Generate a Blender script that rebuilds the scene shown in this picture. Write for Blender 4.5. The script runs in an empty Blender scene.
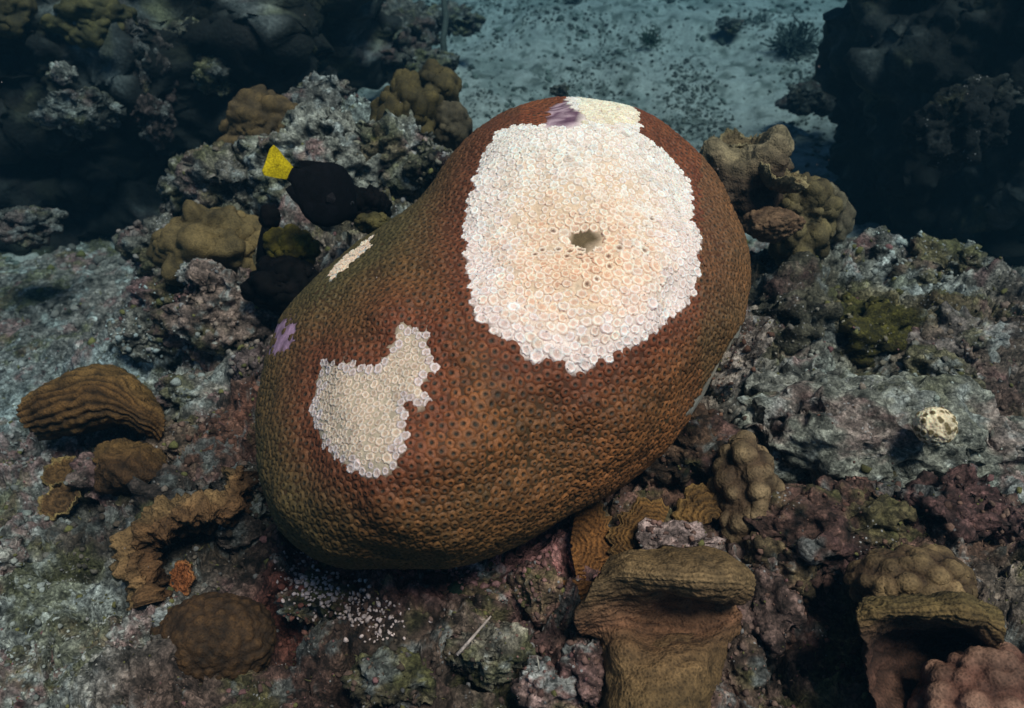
import bpy, bmesh, math, random
import numpy as np
from mathutils import Vector
from mathutils.bvhtree import BVHTree
from mathutils.kdtree import KDTree

random.seed(7)
RS = np.random.RandomState(11)
S = bpy.context.scene
C = S.collection

# ------------------------------------------------------------------ camera
W, H = 1024, 708
HFOV = math.radians(65)
PITCH = math.radians(38)
CAM = np.array([0.0, 0.0, 1.3])
FPX = (W / 2) / math.tan(HFOV / 2)
cam_data = bpy.data.cameras.new('camera')
cam = bpy.data.objects.new('camera', cam_data)
C.objects.link(cam)
cam.location = CAM
cam.rotation_euler = (math.pi / 2 - PITCH, 0, 0)
cam_data.angle = HFOV
cam_data.clip_start = 0.02
cam_data.clip_end = 400
S.camera = cam
cam_data.dof.use_dof = True
cam_data.dof.focus_distance = 1.0
cam_data.dof.aperture_fstop = 7.0

# ------------------------------------------------------------------ light
SUN_EL, SUN_AZ = 67.0, 132.0        # azimuth: from +Y (ahead of the camera) towards +X
SUN_DIR = np.array([math.sin(math.radians(SUN_AZ)) * math.cos(math.radians(SUN_EL)),
                    math.cos(math.radians(SUN_AZ)) * math.cos(math.radians(SUN_EL)),
                    math.sin(math.radians(SUN_EL))])
w = bpy.data.worlds.new('World')
S.world = w
w.use_nodes = True
nt = w.node_tree
nt.nodes.clear()
sky = nt.nodes.new('ShaderNodeTexSky')
sky.sky_type = 'NISHITA'
sky.sun_disc = False
sky.sun_elevation = math.radians(SUN_EL)
sky.sun_rotation = math.radians(SUN_AZ)
bg = nt.nodes.new('ShaderNodeBackground')
bg.inputs[1].default_value = 0.05
wo = nt.nodes.new('ShaderNodeOutputWorld')
nt.links.new(sky.outputs[0], bg.inputs[0])
nt.links.new(bg.outputs[0], wo.inputs[0])
sd = bpy.data.lights.new('sun', 'SUN')
sd.energy = 4.8
sd.angle = math.radians(20)
sd.color = (1.0, 0.80, 0.66)
sun = bpy.data.objects.new('sun', sd)
C.objects.link(sun)
sun.location = (0, 0, 6)
sun.rotation_euler = Vector(SUN_DIR).to_track_quat('Z', 'Y').to_euler()
S.view_settings.view_transform = 'Standard'
S.view_settings.look = 'None'
S.view_settings.exposure = 0.08
S.view_settings.gamma = 1.0
S.cycles.max_bounces = 5
S.cycles.diffuse_bounces = 3
S.cycles.volume_bounces = 0

# ------------------------------------------------------------------ frames
F = np.array([0, math.cos(PITCH), -math.sin(PITCH)])
U = np.array([0, math.sin(PITCH), math.cos(PITCH)])
R = np.array([1.0, 0, 0])


def ray(px, py):
    return F + (px - 512) / FPX * R + (354 - py) / FPX * U


def at(px, py, s):
    return CAM + s * ray(px, py)


def vec(r, u, t):
    """right, up, towards the camera"""
    return r * R + u * U - t * F


def project(P):
    d = P - CAM
    s = d @ F
    s = np.where(np.abs(s) < 1e-6, 1e-6, s)
    return 512 + (d @ R) / s * FPX, 354 - (d @ U) / s * FPX, s


def norm(v):
    v = np.asarray(v, float)
    return v / np.linalg.norm(v)


# ------------------------------------------------------------------ noise
PERM = np.random.RandomState(3).permutation(256).astype(np.int64)
PERM = np.concatenate([PERM, PERM, PERM])
GR = np.random.RandomState(5).normal(size=(256, 3))
GR /= np.linalg.norm(GR, axis=1)[:, None]


def pnoise(P):
    I = np.floor(P).astype(np.int64)
    f = P - I
    I &= 255
    u = f * f * f * (f * (f * 6 - 15) + 10)
    out = np.zeros(len(P))
    for dx in (0, 1):
        a = PERM[(I[:, 0] + dx) & 255]
        wx = u[:, 0] if dx else 1 - u[:, 0]
        for dy in (0, 1):
            b = PERM[a + ((I[:, 1] + dy) & 255)]
            wy = u[:, 1] if dy else 1 - u[:, 1]
            for dz in (0, 1):
                g = GR[PERM[b + ((I[:, 2] + dz) & 255)]]
                wz = u[:, 2] if dz else 1 - u[:, 2]
                d = g[:, 0] * (f[:, 0] - dx) + g[:, 1] * (f[:, 1] - dy) + g[:, 2] * (f[:, 2] - dz)
                out += wx * wy * wz * d
    return out * 1.5


def fbm(P, sc, octv=4, gain=0.5, seed=0.0):
    P = P * sc + seed * 17.31
    out = np.zeros(len(P)); a = 1.0
    for _ in range(octv):
        out += a * pnoise(P)
        P = P * 2.03 + 5.2; a *= gain
    return out


def ridged(P, sc, octv=4, gain=0.5, seed=0.0):
    P = P * sc + seed * 9.7
    out = np.zeros(len(P)); a = 1.0
    for _ in range(octv):
        out += a * (1 - 2 * np.abs(pnoise(P)))
        P = P * 2.11 + 3.7; a *= gain
    return out


def worley(P, sc, seed=0.0):
    """F1 distance, cell hash"""
    P = P * sc + seed * 3.33
    I = np.floor(P).astype(np.int64)
    best = np.full(len(P), 9.0); second = best.copy(); hid = np.zeros(len(P))
    for dx in (-1, 0, 1):
        for dy in (-1, 0, 1):
            for dz in (-1, 0, 1):
                J = I + np.array([dx, dy, dz])
                h = PERM[PERM[PERM[J[:, 0] & 255] + (J[:, 1] & 255)] + (J[:, 2] & 255)]
                h2 = PERM[h]; h3 = PERM[h2 + 1]
                Q = J + np.stack([h, h2, h3], 1) / 256.0
                d = np.sqrt(((P - Q) ** 2).sum(1))
                m = d < best
                second = np.where(m, best, np.minimum(second, d))
                hid = np.where(m, PERM[h3 + 7] / 255.0, hid)
                best = np.where(m, d, best)
    return best, second, hid


def sstep(a, b, x):
    t = np.clip((x - a) / (b - a), 0, 1)
    return t * t * (3 - 2 * t)


# ------------------------------------------------------------------ mesh helpers
def mesh_np(name, V, Fc, col=None, smooth=True):
    V = np.asarray(V, np.float32); Fc = np.asarray(Fc, np.int32)
    m = bpy.data.meshes.new(name)
    k = Fc.shape[1]
    m.vertices.add(len(V)); m.vertices.foreach_set('co', V.ravel())
    m.loops.add(Fc.size); m.loops.foreach_set('vertex_index', Fc.ravel())
    m.polygons.add(len(Fc))
    m.polygons.foreach_set('loop_start', np.arange(0, Fc.size, k, dtype=np.int32))
    m.polygons.foreach_set('use_smooth', np.full(len(Fc), smooth))
    m.update(calc_edges=True)
    if col is not None:
        ca = m.attributes.new('Col', 'FLOAT_COLOR', 'POINT')
        c4 = np.ones((len(V), 4), np.float32); c4[:, :3] = np.clip(col, 0, 1)
        ca.data.foreach_set('color', c4.ravel())
    return m


def link(name, m, mat, parent=None, loc=None):
    o = bpy.data.objects.new(name, m)
    C.objects.link(o)
    if mat and not m.materials:
        m.materials.append(mat)
    if parent is not None:
        o.parent = parent
    if loc is not None:
        o.location = loc
    return o


def tag(o, label=None, cat=None, group=None, kind=None):
    if label: o['label'] = label
    if cat: o['category'] = cat
    if group: o['group'] = group
    if kind: o['kind'] = kind
    return o


def empty(name, loc, label, cat, group=None):
    o = bpy.data.objects.new(name, None)
    o.empty_display_size = 0.05
    C.objects.link(o)
    o.location = loc
    return tag(o, label, cat, group)


_ico = {}


def ico(n):
    if n not in _ico:
        b = bmesh.new()
        bmesh.ops.create_icosphere(b, subdivisions=n, radius=1.0)
        V = np.array([v.co[:] for v in b.verts]); Fc = np.array([[v.index for v in f.verts] for f in b.faces])
        b.free(); _ico[n] = (V, Fc)
    V, Fc = _ico[n]
    return V.copy(), Fc.copy()


def vnormals(V, Fc):
    N = np.zeros_like(V)
    fn = np.cross(V[Fc[:, 1]] - V[Fc[:, 0]], V[Fc[:, 2]] - V[Fc[:, 0]])
    for k in range(Fc.shape[1]):
        for j in range(3):
            N[:, j] += np.bincount(Fc[:, k], fn[:, j], len(V))
    return N / (np.linalg.norm(N, axis=1)[:, None] + 1e-12)


def quads(nu, nv, wrap=False):
    i = np.arange(nu - 1)[:, None]; j = np.arange(nv if wrap else nv - 1)[None, :]
    j2 = (j + 1) % nv
    a = i * nv + j; b = i * nv + j2; c = (i + 1) * nv + j2; d = (i + 1) * nv + j
    return np.stack([a, b, c, d], -1).reshape(-1, 4)


def mixc(a, b, t):
    a = np.asarray(a, float); b = np.asarray(b, float)
    t = np.asarray(t)[..., None]
    return a * (1 - t) + b * t


# ------------------------------------------------------------------ materials
def reef_mat(name, bump=0.5, scale=160, var=0.55, rough=0.85, speck=0.0, speck_col=(0.75, 0.7, 0.7), spec=0.25, dist=0.004, sss=0.0, cup=0.0, cup_scale=230, mosaic=0.0, gain=.82):
    """vertex tint x two scales of procedural grain, relief from noise + voronoi"""
    m = bpy.data.materials.new(name); m.use_nodes = True
    t = m.node_tree; N = t.nodes; L = t.links
    bs = N['Principled BSDF']
    bs.inputs['Roughness'].default_value = rough
    bs.inputs['Specular IOR Level'].default_value = spec
    if sss:
        bs.inputs['Subsurface Weight'].default_value = sss
        bs.inputs['Subsurface Radius'].default_value = (0.012, 0.006, 0.004)
        bs.inputs['Subsurface Scale'].default_value = 0.5
    geo = N.new('ShaderNodeNewGeometry')
    at_ = N.new('ShaderNodeAttribute'); at_.attribute_name = 'Col'
    n1 = N.new('ShaderNodeTexNoise'); n1.inputs['Scale'].default_value = scale; n1.inputs['Detail'].default_value = 5
    n1.inputs['Roughness'].default_value = 0.7
    n2 = N.new('ShaderNodeTexNoise'); n2.inputs['Scale'].default_value = scale * 0.22; n2.inputs['Detail'].default_value = 4
    for n in (n1, n2): L.new(geo.outputs['Position'], n.inputs['Vector'])
    mr = N.new('ShaderNodeMapRange'); mr.inputs[1].default_value = 0.3; mr.inputs[2].default_value = 0.7
    mr.inputs[3].default_value = 1 - var; mr.inputs[4].default_value = 1 + var * 0.8
    L.new(n1.outputs[0], mr.inputs[0])
    mr2 = N.new('ShaderNodeMapRange'); mr2.inputs[1].default_value = 0.3; mr2.inputs[2].default_value = 0.7
    mr2.inputs[3].default_value = 1 - var * 0.6; mr2.inputs[4].default_value = 1 + var * 0.5
    L.new(n2.outputs[0], mr2.inputs[0])
    mm = N.new('ShaderNodeMath'); mm.operation = 'MULTIPLY'
    L.new(mr.outputs[0], mm.inputs[0]); L.new(mr2.outputs[0], mm.inputs[1])
    vm = N.new('ShaderNodeVectorMath'); vm.operation = 'SCALE'
    L.new(at_.outputs['Color'], vm.inputs[0]); L.new(mm.outputs[0], vm.inputs['Scale'])
    colout = vm.outputs[0]

    def scaled(col, fac):
        q = N.new('ShaderNodeVectorMath'); q.operation = 'SCALE'
        L.new(col, q.inputs[0]); L.new(fac, q.inputs['Scale']); return q.outputs[0]

    def remap(src, a, b, c, d):
        q = N.new('ShaderNodeMapRange'); L.new(src, q.inputs[0])
        for k, v in zip((1, 2, 3, 4), (a, b, c, d)): q.inputs[k].default_value = v
        return q.outputs[0]
    vc = None
    if cup:      # close-set small cups: dark mouths between pale walls
        vc = N.new('ShaderNodeTexVoronoi'); vc.inputs['Scale'].default_value = cup_scale
        L.new(geo.outputs['Position'], vc.inputs['Vector'])
        colout = scaled(colout, remap(vc.outputs['Distance'], .12, .5, 1 - cup, 1 + cup * .35))
    if mosaic:   # crusts that grow against each other
        for sc2, am in ((95, mosaic), (260, mosaic * .8)):
            vk = N.new('ShaderNodeTexVoronoi'); vk.inputs['Scale'].default_value = sc2
            dn = N.new('ShaderNodeTexNoise'); dn.inputs['Scale'].default_value = sc2 * .8; dn.inputs['Detail'].default_value = 3
            L.new(geo.outputs['Position'], dn.inputs['Vector'])
            sc3 = N.new('ShaderNodeVectorMath'); sc3.operation = 'MULTIPLY_ADD'
            L.new(dn.outputs['Color'], sc3.inputs[0]); sc3.inputs[1].default_value = (1.2 / sc2,) * 3; L.new(geo.outputs['Position'], sc3.inputs[2])
            L.new(sc3.outputs[0], vk.inputs['Vector'])
            sk = N.new('ShaderNodeSeparateColor'); L.new(vk.outputs['Color'], sk.inputs[0])
            colout = scaled(colout, remap(sk.outputs[0], 0, 1, 1 - am, 1 + am * 1.1))
            colout = scaled(colout, remap(vk.outputs['Distance'], .45, .9, 1, 1 - am * .9))
    if speck > 0:
        vo = N.new('ShaderNodeTexVoronoi'); vo.inputs['Scale'].default_value = scale * 1.1
        L.new(geo.outputs['Position'], vo.inputs['Vector'])
        n3 = N.new('ShaderNodeTexNoise'); n3.inputs['Scale'].default_value = 14; n3.inputs['Detail'].default_value = 3
        L.new(geo.outputs['Position'], n3.inputs['Vector'])
        sc_ = N.new('ShaderNodeSeparateColor'); L.new(vo.outputs['Color'], sc_.inputs[0])
        a = N.new('ShaderNodeMath'); a.operation = 'MULTIPLY'
        L.new(sc_.outputs[0], a.inputs[0]); L.new(n3.outputs[0], a.inputs[1])
        mr3 = N.new('ShaderNodeMapRange'); mr3.inputs[1].default_value = 0.56 - speck * 0.2; mr3.inputs[2].default_value = 0.60 - speck * 0.15
        L.new(a.outputs[0], mr3.inputs[0])
        dd = N.new('ShaderNodeMapRange'); dd.inputs[1].default_value = 0.5; dd.inputs[2].default_value = 0.3
        L.new(vo.outputs['Distance'], dd.inputs[0])
        b = N.new('ShaderNodeMath'); b.operation = 'MULTIPLY'
        L.new(mr3.outputs[0], b.inputs[0]); L.new(dd.outputs[0], b.inputs[1])
        mx = N.new('ShaderNodeMix'); mx.data_type = 'RGBA'
        L.new(b.outputs[0], mx.inputs[0]); L.new(colout, mx.inputs[6]); mx.inputs[7].default_value = (*speck_col, 1)
        colout = mx.outputs[2]
    if gain != 1:
        gq = N.new('ShaderNodeVectorMath'); gq.operation = 'SCALE'; gq.inputs['Scale'].default_value = gain
        L.new(colout, gq.inputs[0]); colout = gq.outputs[0]
    L.new(colout, bs.inputs['Base Color'])
    if bump:
        v2 = N.new('ShaderNodeTexVoronoi'); v2.inputs['Scale'].default_value = scale * 0.7
        L.new(geo.outputs['Position'], v2.inputs['Vector'])
        ad = N.new('ShaderNodeMath'); ad.operation = 'MULTIPLY_ADD'
        L.new((vc or v2).outputs['Distance'], ad.inputs[0]); ad.inputs[1].default_value = -0.6 if not cup else 1.2; L.new(n1.outputs[0], ad.inputs[2])
        bp = N.new('ShaderNodeBump'); bp.inputs['Strength'].default_value = bump; bp.inputs['Distance'].default_value = dist
        L.new(ad.outputs[0], bp.inputs['Height']); L.new(bp.outputs[0], bs.inputs['Normal'])
    return m


M_ROCK = reef_mat('encrusted_rock', 1.0, 230, 0.7, mosaic=.42, speck=0.12, speck_col=(0.42, 0.38, 0.38))
M_SAND = reef_mat('sand', 0.7, 90, 0.28, speck=0.0)
M_WALL = reef_mat('shaded_rock', 0.7, 110, 0.6, dist=0.006)
M_BODY = reef_mat('coral_tissue', 0.4, 300, 0.25, rough=0.7, dist=0.002, gain=1.0)
M_POLYP = reef_mat('polyp_skeleton', 0.2, 420, 0.12, rough=0.75, dist=0.001, sss=0.35, gain=1.0)
M_TISSUE = reef_mat('polyp_tissue', 0.5, 420, 0.45, rough=0.6, dist=0.0015, spec=0.35)
M_PLATE = reef_mat('plate_coral', 0.7, 300, 0.45, rough=0.8, dist=0.002, cup=.42, cup_scale=290)
M_KNOB = reef_mat('knobby_coral', 0.5, 300, 0.4, rough=0.8, dist=0.0015, cup=.35, cup_scale=300)
M_BITS = reef_mat('rubble_bits', 0.5, 300, 0.4)
M_ALGA = reef_mat('algae', 0.5, 220, 0.5)
M_FISH = reef_mat('fish_skin', 0.3, 300, 0.5, rough=0.8, spec=0.06, dist=0.0008, cup=.3, cup_scale=260)

# ------------------------------------------------------------------ terrain
HP = []   # (px, py, s) control points of the reef's surface
for p in [
    # front strip and the bottom of the frame
    (-60, 760, .92), (120, 760, .90), (300, 760, .88), (500, 760, .86), (700, 760, .84), (900, 760, .82), (1100, 760, .80),
    (-60, 640, 1.06), (60, 640, 1.04), (200, 650, 1.02), (330, 640, 1.00), (450, 650, .97), (560, 650, .95), (680, 650, .93), (800, 650, .94), (920, 650, .90), (1080, 650, .86),
    (-40, 540, 1.26), (60, 540, 1.24), (200, 560, 1.16), (300, 580, 1.08), (450, 585, 1.05), (560, 570, 1.04), (680, 540, 1.04), (800, 540, 1.04), (920, 540, 1.02), (1080, 540, .98),
    (-40, 470, 1.5), (60, 480, 1.42), (160, 480, 1.35), (250, 470, 1.30), (760, 450, 1.18), (850, 440, 1.2), (950, 440, 1.19), (1090, 440, 1.15),
    (150, 420, 1.52), (230, 400, 1.48), (800, 370, 1.32), (900, 350, 1.38), (1000, 360, 1.34), (1110, 360, 1.30),
    (200, 350, 1.62), (250, 320, 1.60), (830, 300, 1.5), (900, 285, 1.56), (1000, 300, 1.5), (1110, 300, 1.48),
    (180, 300, 1.74), (230, 260, 1.74), (300, 230, 1.66), (860, 258, 1.66), (930, 255, 1.68), (1000, 280, 1.60),
    (210, 215, 1.86), (270, 170, 1.86), (330, 150, 1.84), (400, 180, 1.72), (360, 100, 1.98), (300, 110, 2.0), (430, 130, 1.92), (780, 260, 1.66),
]:
    HP.append(at(*p))
extra = [  # places where the reef falls away to the sand
    (-1.4, 1.9, 0.02), (-1.3, 1.45, 0.06), (-1.1, 1.7, 0.06), (-.95, 1.95, .1), (-.75, 2.3, .05), (-.3, 2.35, .1), (.1, 2.1, 0.02), (.5, 1.9, 0.02), (.3, 1.6, .25), (.9, 1.85, .1), (1.3, 1.8, .1),
    (0, 1.0, .5), (.2, 1.1, .48), (-.2, 1.1, .5), (0, 1.35, .42), (.45, 1.3, .44), (-1.6, 1.2, .12), (-1.0, 1.3, .12),
    (-.2, 3, 0), (1, 3, 0), (-1.5, 3, 0), (2, 2, .0), (-2.3, 2, 0), (-2.2, 1, .1), (2, 1, .3), (0, 0, .35), (-1.2, 0, .3), (1.2, 0, .35), (0, -.6, .3), (-.9, .45, .3), (1.1, .5, .42)]
HPa = np.array(HP + [np.array(e) for e in extra])


def _phi(r):
    return r  # linear kernel: no overshoot


_A = _phi(np.linalg.norm(HPa[:, None, :2] - HPa[None, :, :2], axis=2)) + np.eye(len(HPa)) * -0.015
_Pm = np.hstack([np.ones((len(HPa), 1))])
_M = np.block([[_A, _Pm], [_Pm.T, np.zeros((1, 1))]])
_w = np.linalg.solve(_M, np.concatenate([HPa[:, 2], [0]]))


def ground_z(X, Y):
    q = np.stack([X, Y], 1); out = np.zeros(len(X))
    for i in range(0, len(X), 50000):
        d = np.linalg.norm(q[i:i + 50000, None, :] - HPa[None, :, :2], axis=2)
        out[i:i + 50000] = _phi(d) @ _w[:-1] + _w[-1]
    return out


def ground_hit(px, py):
    """world point where the pixel's ray meets the reef's base surface (or the sand)"""
    s = np.linspace(0.6, 6, 1400)
    P = CAM + s[:, None] * ray(px, py)
    z = np.maximum(ground_z(P[:, 0], P[:, 1]), 0.0)
    k = np.argmax(P[:, 2] < z)
    return P[k], s[k]


# tint of the reef at points where the photograph shows it (world position of each is found on the ground)
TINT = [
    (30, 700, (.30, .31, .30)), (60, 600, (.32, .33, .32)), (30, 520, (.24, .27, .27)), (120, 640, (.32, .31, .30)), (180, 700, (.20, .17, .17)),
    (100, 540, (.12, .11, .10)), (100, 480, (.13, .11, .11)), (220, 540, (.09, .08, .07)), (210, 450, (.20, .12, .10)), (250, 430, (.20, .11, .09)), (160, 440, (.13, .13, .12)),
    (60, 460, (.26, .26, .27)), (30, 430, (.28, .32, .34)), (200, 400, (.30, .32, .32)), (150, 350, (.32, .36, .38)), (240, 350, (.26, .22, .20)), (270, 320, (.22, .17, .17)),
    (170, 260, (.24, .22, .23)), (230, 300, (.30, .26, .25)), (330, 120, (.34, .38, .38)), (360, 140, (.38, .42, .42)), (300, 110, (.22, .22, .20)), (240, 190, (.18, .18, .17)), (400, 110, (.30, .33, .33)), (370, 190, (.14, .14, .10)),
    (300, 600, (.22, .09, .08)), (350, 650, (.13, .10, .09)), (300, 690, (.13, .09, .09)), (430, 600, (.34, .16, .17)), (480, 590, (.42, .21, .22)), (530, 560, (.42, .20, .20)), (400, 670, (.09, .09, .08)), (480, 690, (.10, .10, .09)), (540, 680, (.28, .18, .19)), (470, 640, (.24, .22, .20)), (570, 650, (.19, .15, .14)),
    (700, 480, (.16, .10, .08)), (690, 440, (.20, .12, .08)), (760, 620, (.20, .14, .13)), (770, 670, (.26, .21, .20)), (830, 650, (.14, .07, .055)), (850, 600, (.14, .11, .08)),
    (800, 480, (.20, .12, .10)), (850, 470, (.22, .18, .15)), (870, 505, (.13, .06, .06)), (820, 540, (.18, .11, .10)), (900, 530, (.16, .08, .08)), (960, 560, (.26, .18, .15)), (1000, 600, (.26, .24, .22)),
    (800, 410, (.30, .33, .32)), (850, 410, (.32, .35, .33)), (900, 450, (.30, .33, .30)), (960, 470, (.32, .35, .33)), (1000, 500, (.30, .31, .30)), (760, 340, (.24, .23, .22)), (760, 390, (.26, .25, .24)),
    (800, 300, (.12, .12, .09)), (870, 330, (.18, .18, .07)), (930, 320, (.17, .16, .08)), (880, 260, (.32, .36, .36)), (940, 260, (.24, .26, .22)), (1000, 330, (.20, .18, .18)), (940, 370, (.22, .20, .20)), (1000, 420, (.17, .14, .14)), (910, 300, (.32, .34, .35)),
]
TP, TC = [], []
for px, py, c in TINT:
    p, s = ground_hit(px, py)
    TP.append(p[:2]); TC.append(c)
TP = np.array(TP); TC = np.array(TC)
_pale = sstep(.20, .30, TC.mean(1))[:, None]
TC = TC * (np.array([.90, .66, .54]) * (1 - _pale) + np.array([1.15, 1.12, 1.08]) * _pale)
TC *= np.where((TP[:, 1] < 1.0)[:, None] & (_pale < .5), .80, 1.0)  # darker near ground dimmed further: light falloff put into the tint


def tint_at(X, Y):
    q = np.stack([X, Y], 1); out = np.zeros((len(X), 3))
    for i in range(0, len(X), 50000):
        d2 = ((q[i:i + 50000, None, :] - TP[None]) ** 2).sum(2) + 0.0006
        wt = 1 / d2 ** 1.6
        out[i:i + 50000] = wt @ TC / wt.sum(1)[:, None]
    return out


def crust_colour(P, base, seed=0, amt=1.0):
    """blotches of turf, pink crust, pale sand and dark holes that belong to the rock"""
    n = len(P)
    col = base * np.ones((n, 3))
    a = fbm(P, 9, 4, .6, 1 + seed); b = fbm(P, 26, 4, .65, 2 + seed); c = fbm(P, 60, 3, .6, 3 + seed)
    col = col * (1 + amt * (0.55 * a + 0.75 * b + 0.7 * c))[:, None]
    lum = base.mean() if base.ndim == 1 else base.mean(1)
    col = mixc(col, np.array([.29, .14, .135]) * np.ones((n, 3)) * np.clip(lum * 5, .4, 1.3).reshape(-1, 1) if np.ndim(lum) else np.array([.29, .14, .135]) * min(1.3, lum * 5), sstep(.18, .5, fbm(P, 7, 5, .62, 5 + seed)) * .6 * amt)
    col = mixc(col, np.array([.15, .14, .05]), sstep(.15, .5, fbm(P, 6, 5, .62, 7 + seed)) * .6 * amt)
    pal = np.clip(np.asarray(lum) * 5.0, .38, 1.05).reshape(-1, 1) * np.array([.46, .47, .46])
    col = mixc(col, pal, sstep(.30, .62, fbm(P, 13, 5, .7, 9 + seed)) * .75 * amt)
    col = mixc(col, col * .25, sstep(.25, .6, fbm(P, 40, 3, .6, 12 + seed)) * .8 * amt)
    return np.clip(col, .008, .8)


# grid of the reef ground: denser towards the camera
NU, NV = 760, 620
ty = np.linspace(0, 1, NV)
yy = 0.18 + (3.0 - 0.18) * (ty ** 1.55)
hx = 0.62 + 0.80 * (yy - .18)
uu = np.linspace(-1, 1, NU)
GX = (uu[:, None] * hx[None, :]).ravel(); GY = (np.ones((NU, 1)) * yy[None, :]).ravel()
GZ = ground_z(GX, GY)
P0 = np.stack([GX, GY, GZ], 1)
big = fbm(P0, 4.5, 3, .5, 21) * .055 + (ridged(P0, 7.5, 4, .55, 22) - .8) * .026
w1, w2, wh = worley(P0, 15, 4.)
lump = (w1 - .5) * .022 * (wh > .35)
w3, w4, wh3 = worley(P0, 46, 5.)
lump2 = (w3 - .5) * .008 * np.sign(wh3 - .4)
fine = fbm(P0, 60, 4, .65, 23) * .006 + (ridged(P0, 34, 4, .6, 24) - .8) * .008
pits = -sstep(.25, .6, fbm(P0, 11, 3, .6, 25)) * .05
reef_k = sstep(.0, .16, GZ)
GZd = GZ + (big + lump + lump2 + fine + pits) * (.25 + .75 * reef_k)
DX = fbm(P0, 12, 3, .6, 31) * .02 * reef_k; DY = fbm(P0, 12, 3, .6, 32) * .02 * reef_k
PG = np.stack([GX + DX, GY + DY, GZd], 1)
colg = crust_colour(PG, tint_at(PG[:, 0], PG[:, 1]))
cav = sstep(-.02, .0, pits + .02)
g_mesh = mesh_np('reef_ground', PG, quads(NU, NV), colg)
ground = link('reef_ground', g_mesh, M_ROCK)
tag(ground, kind='structure')

# sand sheet to the horizon, fine near, coarse far
def sand_sheet():
    n = 360
    a = np.linspace(-1, 1, n)
    xx = np.sign(a) * (np.abs(a) * 2.6 + np.abs(a) ** 7 * 77)
    b = np.linspace(0, 1, n)
    yy = 1.15 + b * 4.6 + b ** 9 * 75
    X, Y = np.meshgrid(xx, yy, indexing='ij')
    P = np.stack([X.ravel(), Y.ravel(), np.zeros(n * n)], 1)
    k = np.exp(-((P[:, 0] / 6) ** 2 + ((P[:, 1] - 3) / 6) ** 2))
    P[:, 2] = (fbm(P, 1.1, 3, .5, 41) * .07 + fbm(P, 5, 4, .6, 42) * .028 + fbm(P, 22, 2, .6, 43) * .008) * k
    P[:, 2] += .02 * np.maximum(P[:, 1] - 3, 0) * 1.0
    c = np.ones((len(P), 3)) * np.array([.34, .325, .31])
    d = sstep(.05, .55, fbm(P, 3.0, 5, .62, 44))
    c = mixc(c, np.array([.17, .18, .17]), d * .7)
    c = mixc(c, np.array([.08, .085, .075]), sstep(.22, .5, fbm(P, 11, 5, .7, 45)) * .8)
    c *= (1 + .25 * fbm(P, 40, 2, .6, 46))[:, None]
    return P, quads(n, n), c


Ps, Fs, cs = sand_sheet()
seabed = link('sand_seabed', mesh_np('sand_seabed', Ps, Fs, cs), M_SAND)
tag(seabed, kind='structure')
SURF_T = []   # (V, F, weight) of surfaces that rubble may settle on


# ------------------------------------------------------------------ rocks
def seat(px, py, s, off):
    return min(s, ground_hit(px, py)[1] - off)


def rock(name, px, py, s, radii, label, cat='rock', base=(.25, .24, .23), seed=1, sub=5, rough=1.0, tilt=0, mat=None, group=None, amt=1.0, bumpy=1.0, hf=30, parent=None, shear=None):
    V, Fc = ico(sub)
    D = V.copy()
    base = tuple(np.array(base) * ([.78, .66, .60] if name != 'reef_wall' else [1, 1, 1]))
    r = np.mean(radii)
    if name not in ('reef_wall', 'seabed_stone', 'reef_outcrop'): s = seat(px, py, s, r * -.25)
    n = fbm(D, 1.3, 3, .55, seed) * .42 * rough + (ridged(D, 2.4, 3, .5, seed + 3) - .9) * .16 * rough
    P = D * (1 + n)[:, None] * np.array(radii)
    if tilt:
        c, s_ = math.cos(tilt), math.sin(tilt)
        P = np.stack([P[:, 0] * c - P[:, 2] * s_, P[:, 1], P[:, 0] * s_ + P[:, 2] * c], 1)
    N = vnormals(P, Fc)
    c0 = at(px, py, s)
    Q = P + c0
    w1, _, wh = worley(Q, hf, seed)
    fs = .38 if name == 'reef_wall' else 1
    d = (w1 - .5) * .016 * bumpy + fbm(Q, 30 * fs, 4, .6, seed + 8) * .010 * bumpy + (ridged(Q, 36 * fs, 3, .55, seed + 5) - .8) * .006 * bumpy
    d -= sstep(.2, .5, fbm(Q, 14, 3, .6, seed + 11)) * .03 * bumpy
    if fs < 1: d = fbm(Q, 4.0, 5, .55, seed + 14) * .055 + fbm(Q, 16, 3, .6, seed + 15) * .012
    d *= min(1.6 if fs == 1 else 1.9, max(.35, r / .10))
    P = P + N * d[:, None]
    col = crust_colour(P + c0, np.array(base), seed * .37, amt)
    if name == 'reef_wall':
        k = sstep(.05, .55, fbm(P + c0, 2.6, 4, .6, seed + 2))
        col = mixc(col * .18, col * 2.1, k)  # wall shade painted into the tint, pale crust patches left brighter
    o = link(name, mesh_np(name, P, Fc, col), mat or M_ROCK, parent, c0)
    if label:
        tag(o, label, cat, group)
    SURF_T.append((P + c0, Fc, 1.0))
    return o


# ------------------------------------------------------------------ the great star coral
OUT = [(560, 96), (600, 96), (640, 108), (680, 138), (712, 176), (736, 218), (748, 262), (742, 315), (720, 368), (695, 412), (662, 450), (615, 486),
       (565, 516), (520, 546), (470, 564), (420, 571), (370, 570), (325, 571), (292, 550), (268, 505), (259, 450), (260, 400), (271, 345), (294, 303),
       (330, 270), (352, 251), (374, 235), (402, 214), (426, 194), (440, 172), (462, 140), (500, 112), (530, 100)]
BC = (505, 335); BS = 1.03
oa = np.array([(math.atan2(-(y - BC[1]), x - BC[0]), math.hypot(x - BC[0], y - BC[1])) for x, y in OUT])
oa = oa[np.argsort(oa[:, 0])]
TH = np.concatenate([oa[:, 0] - 2 * math.pi, oa[:, 0], oa[:, 0] + 2 * math.pi]); RR = np.tile(oa[:, 1], 3)


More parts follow.
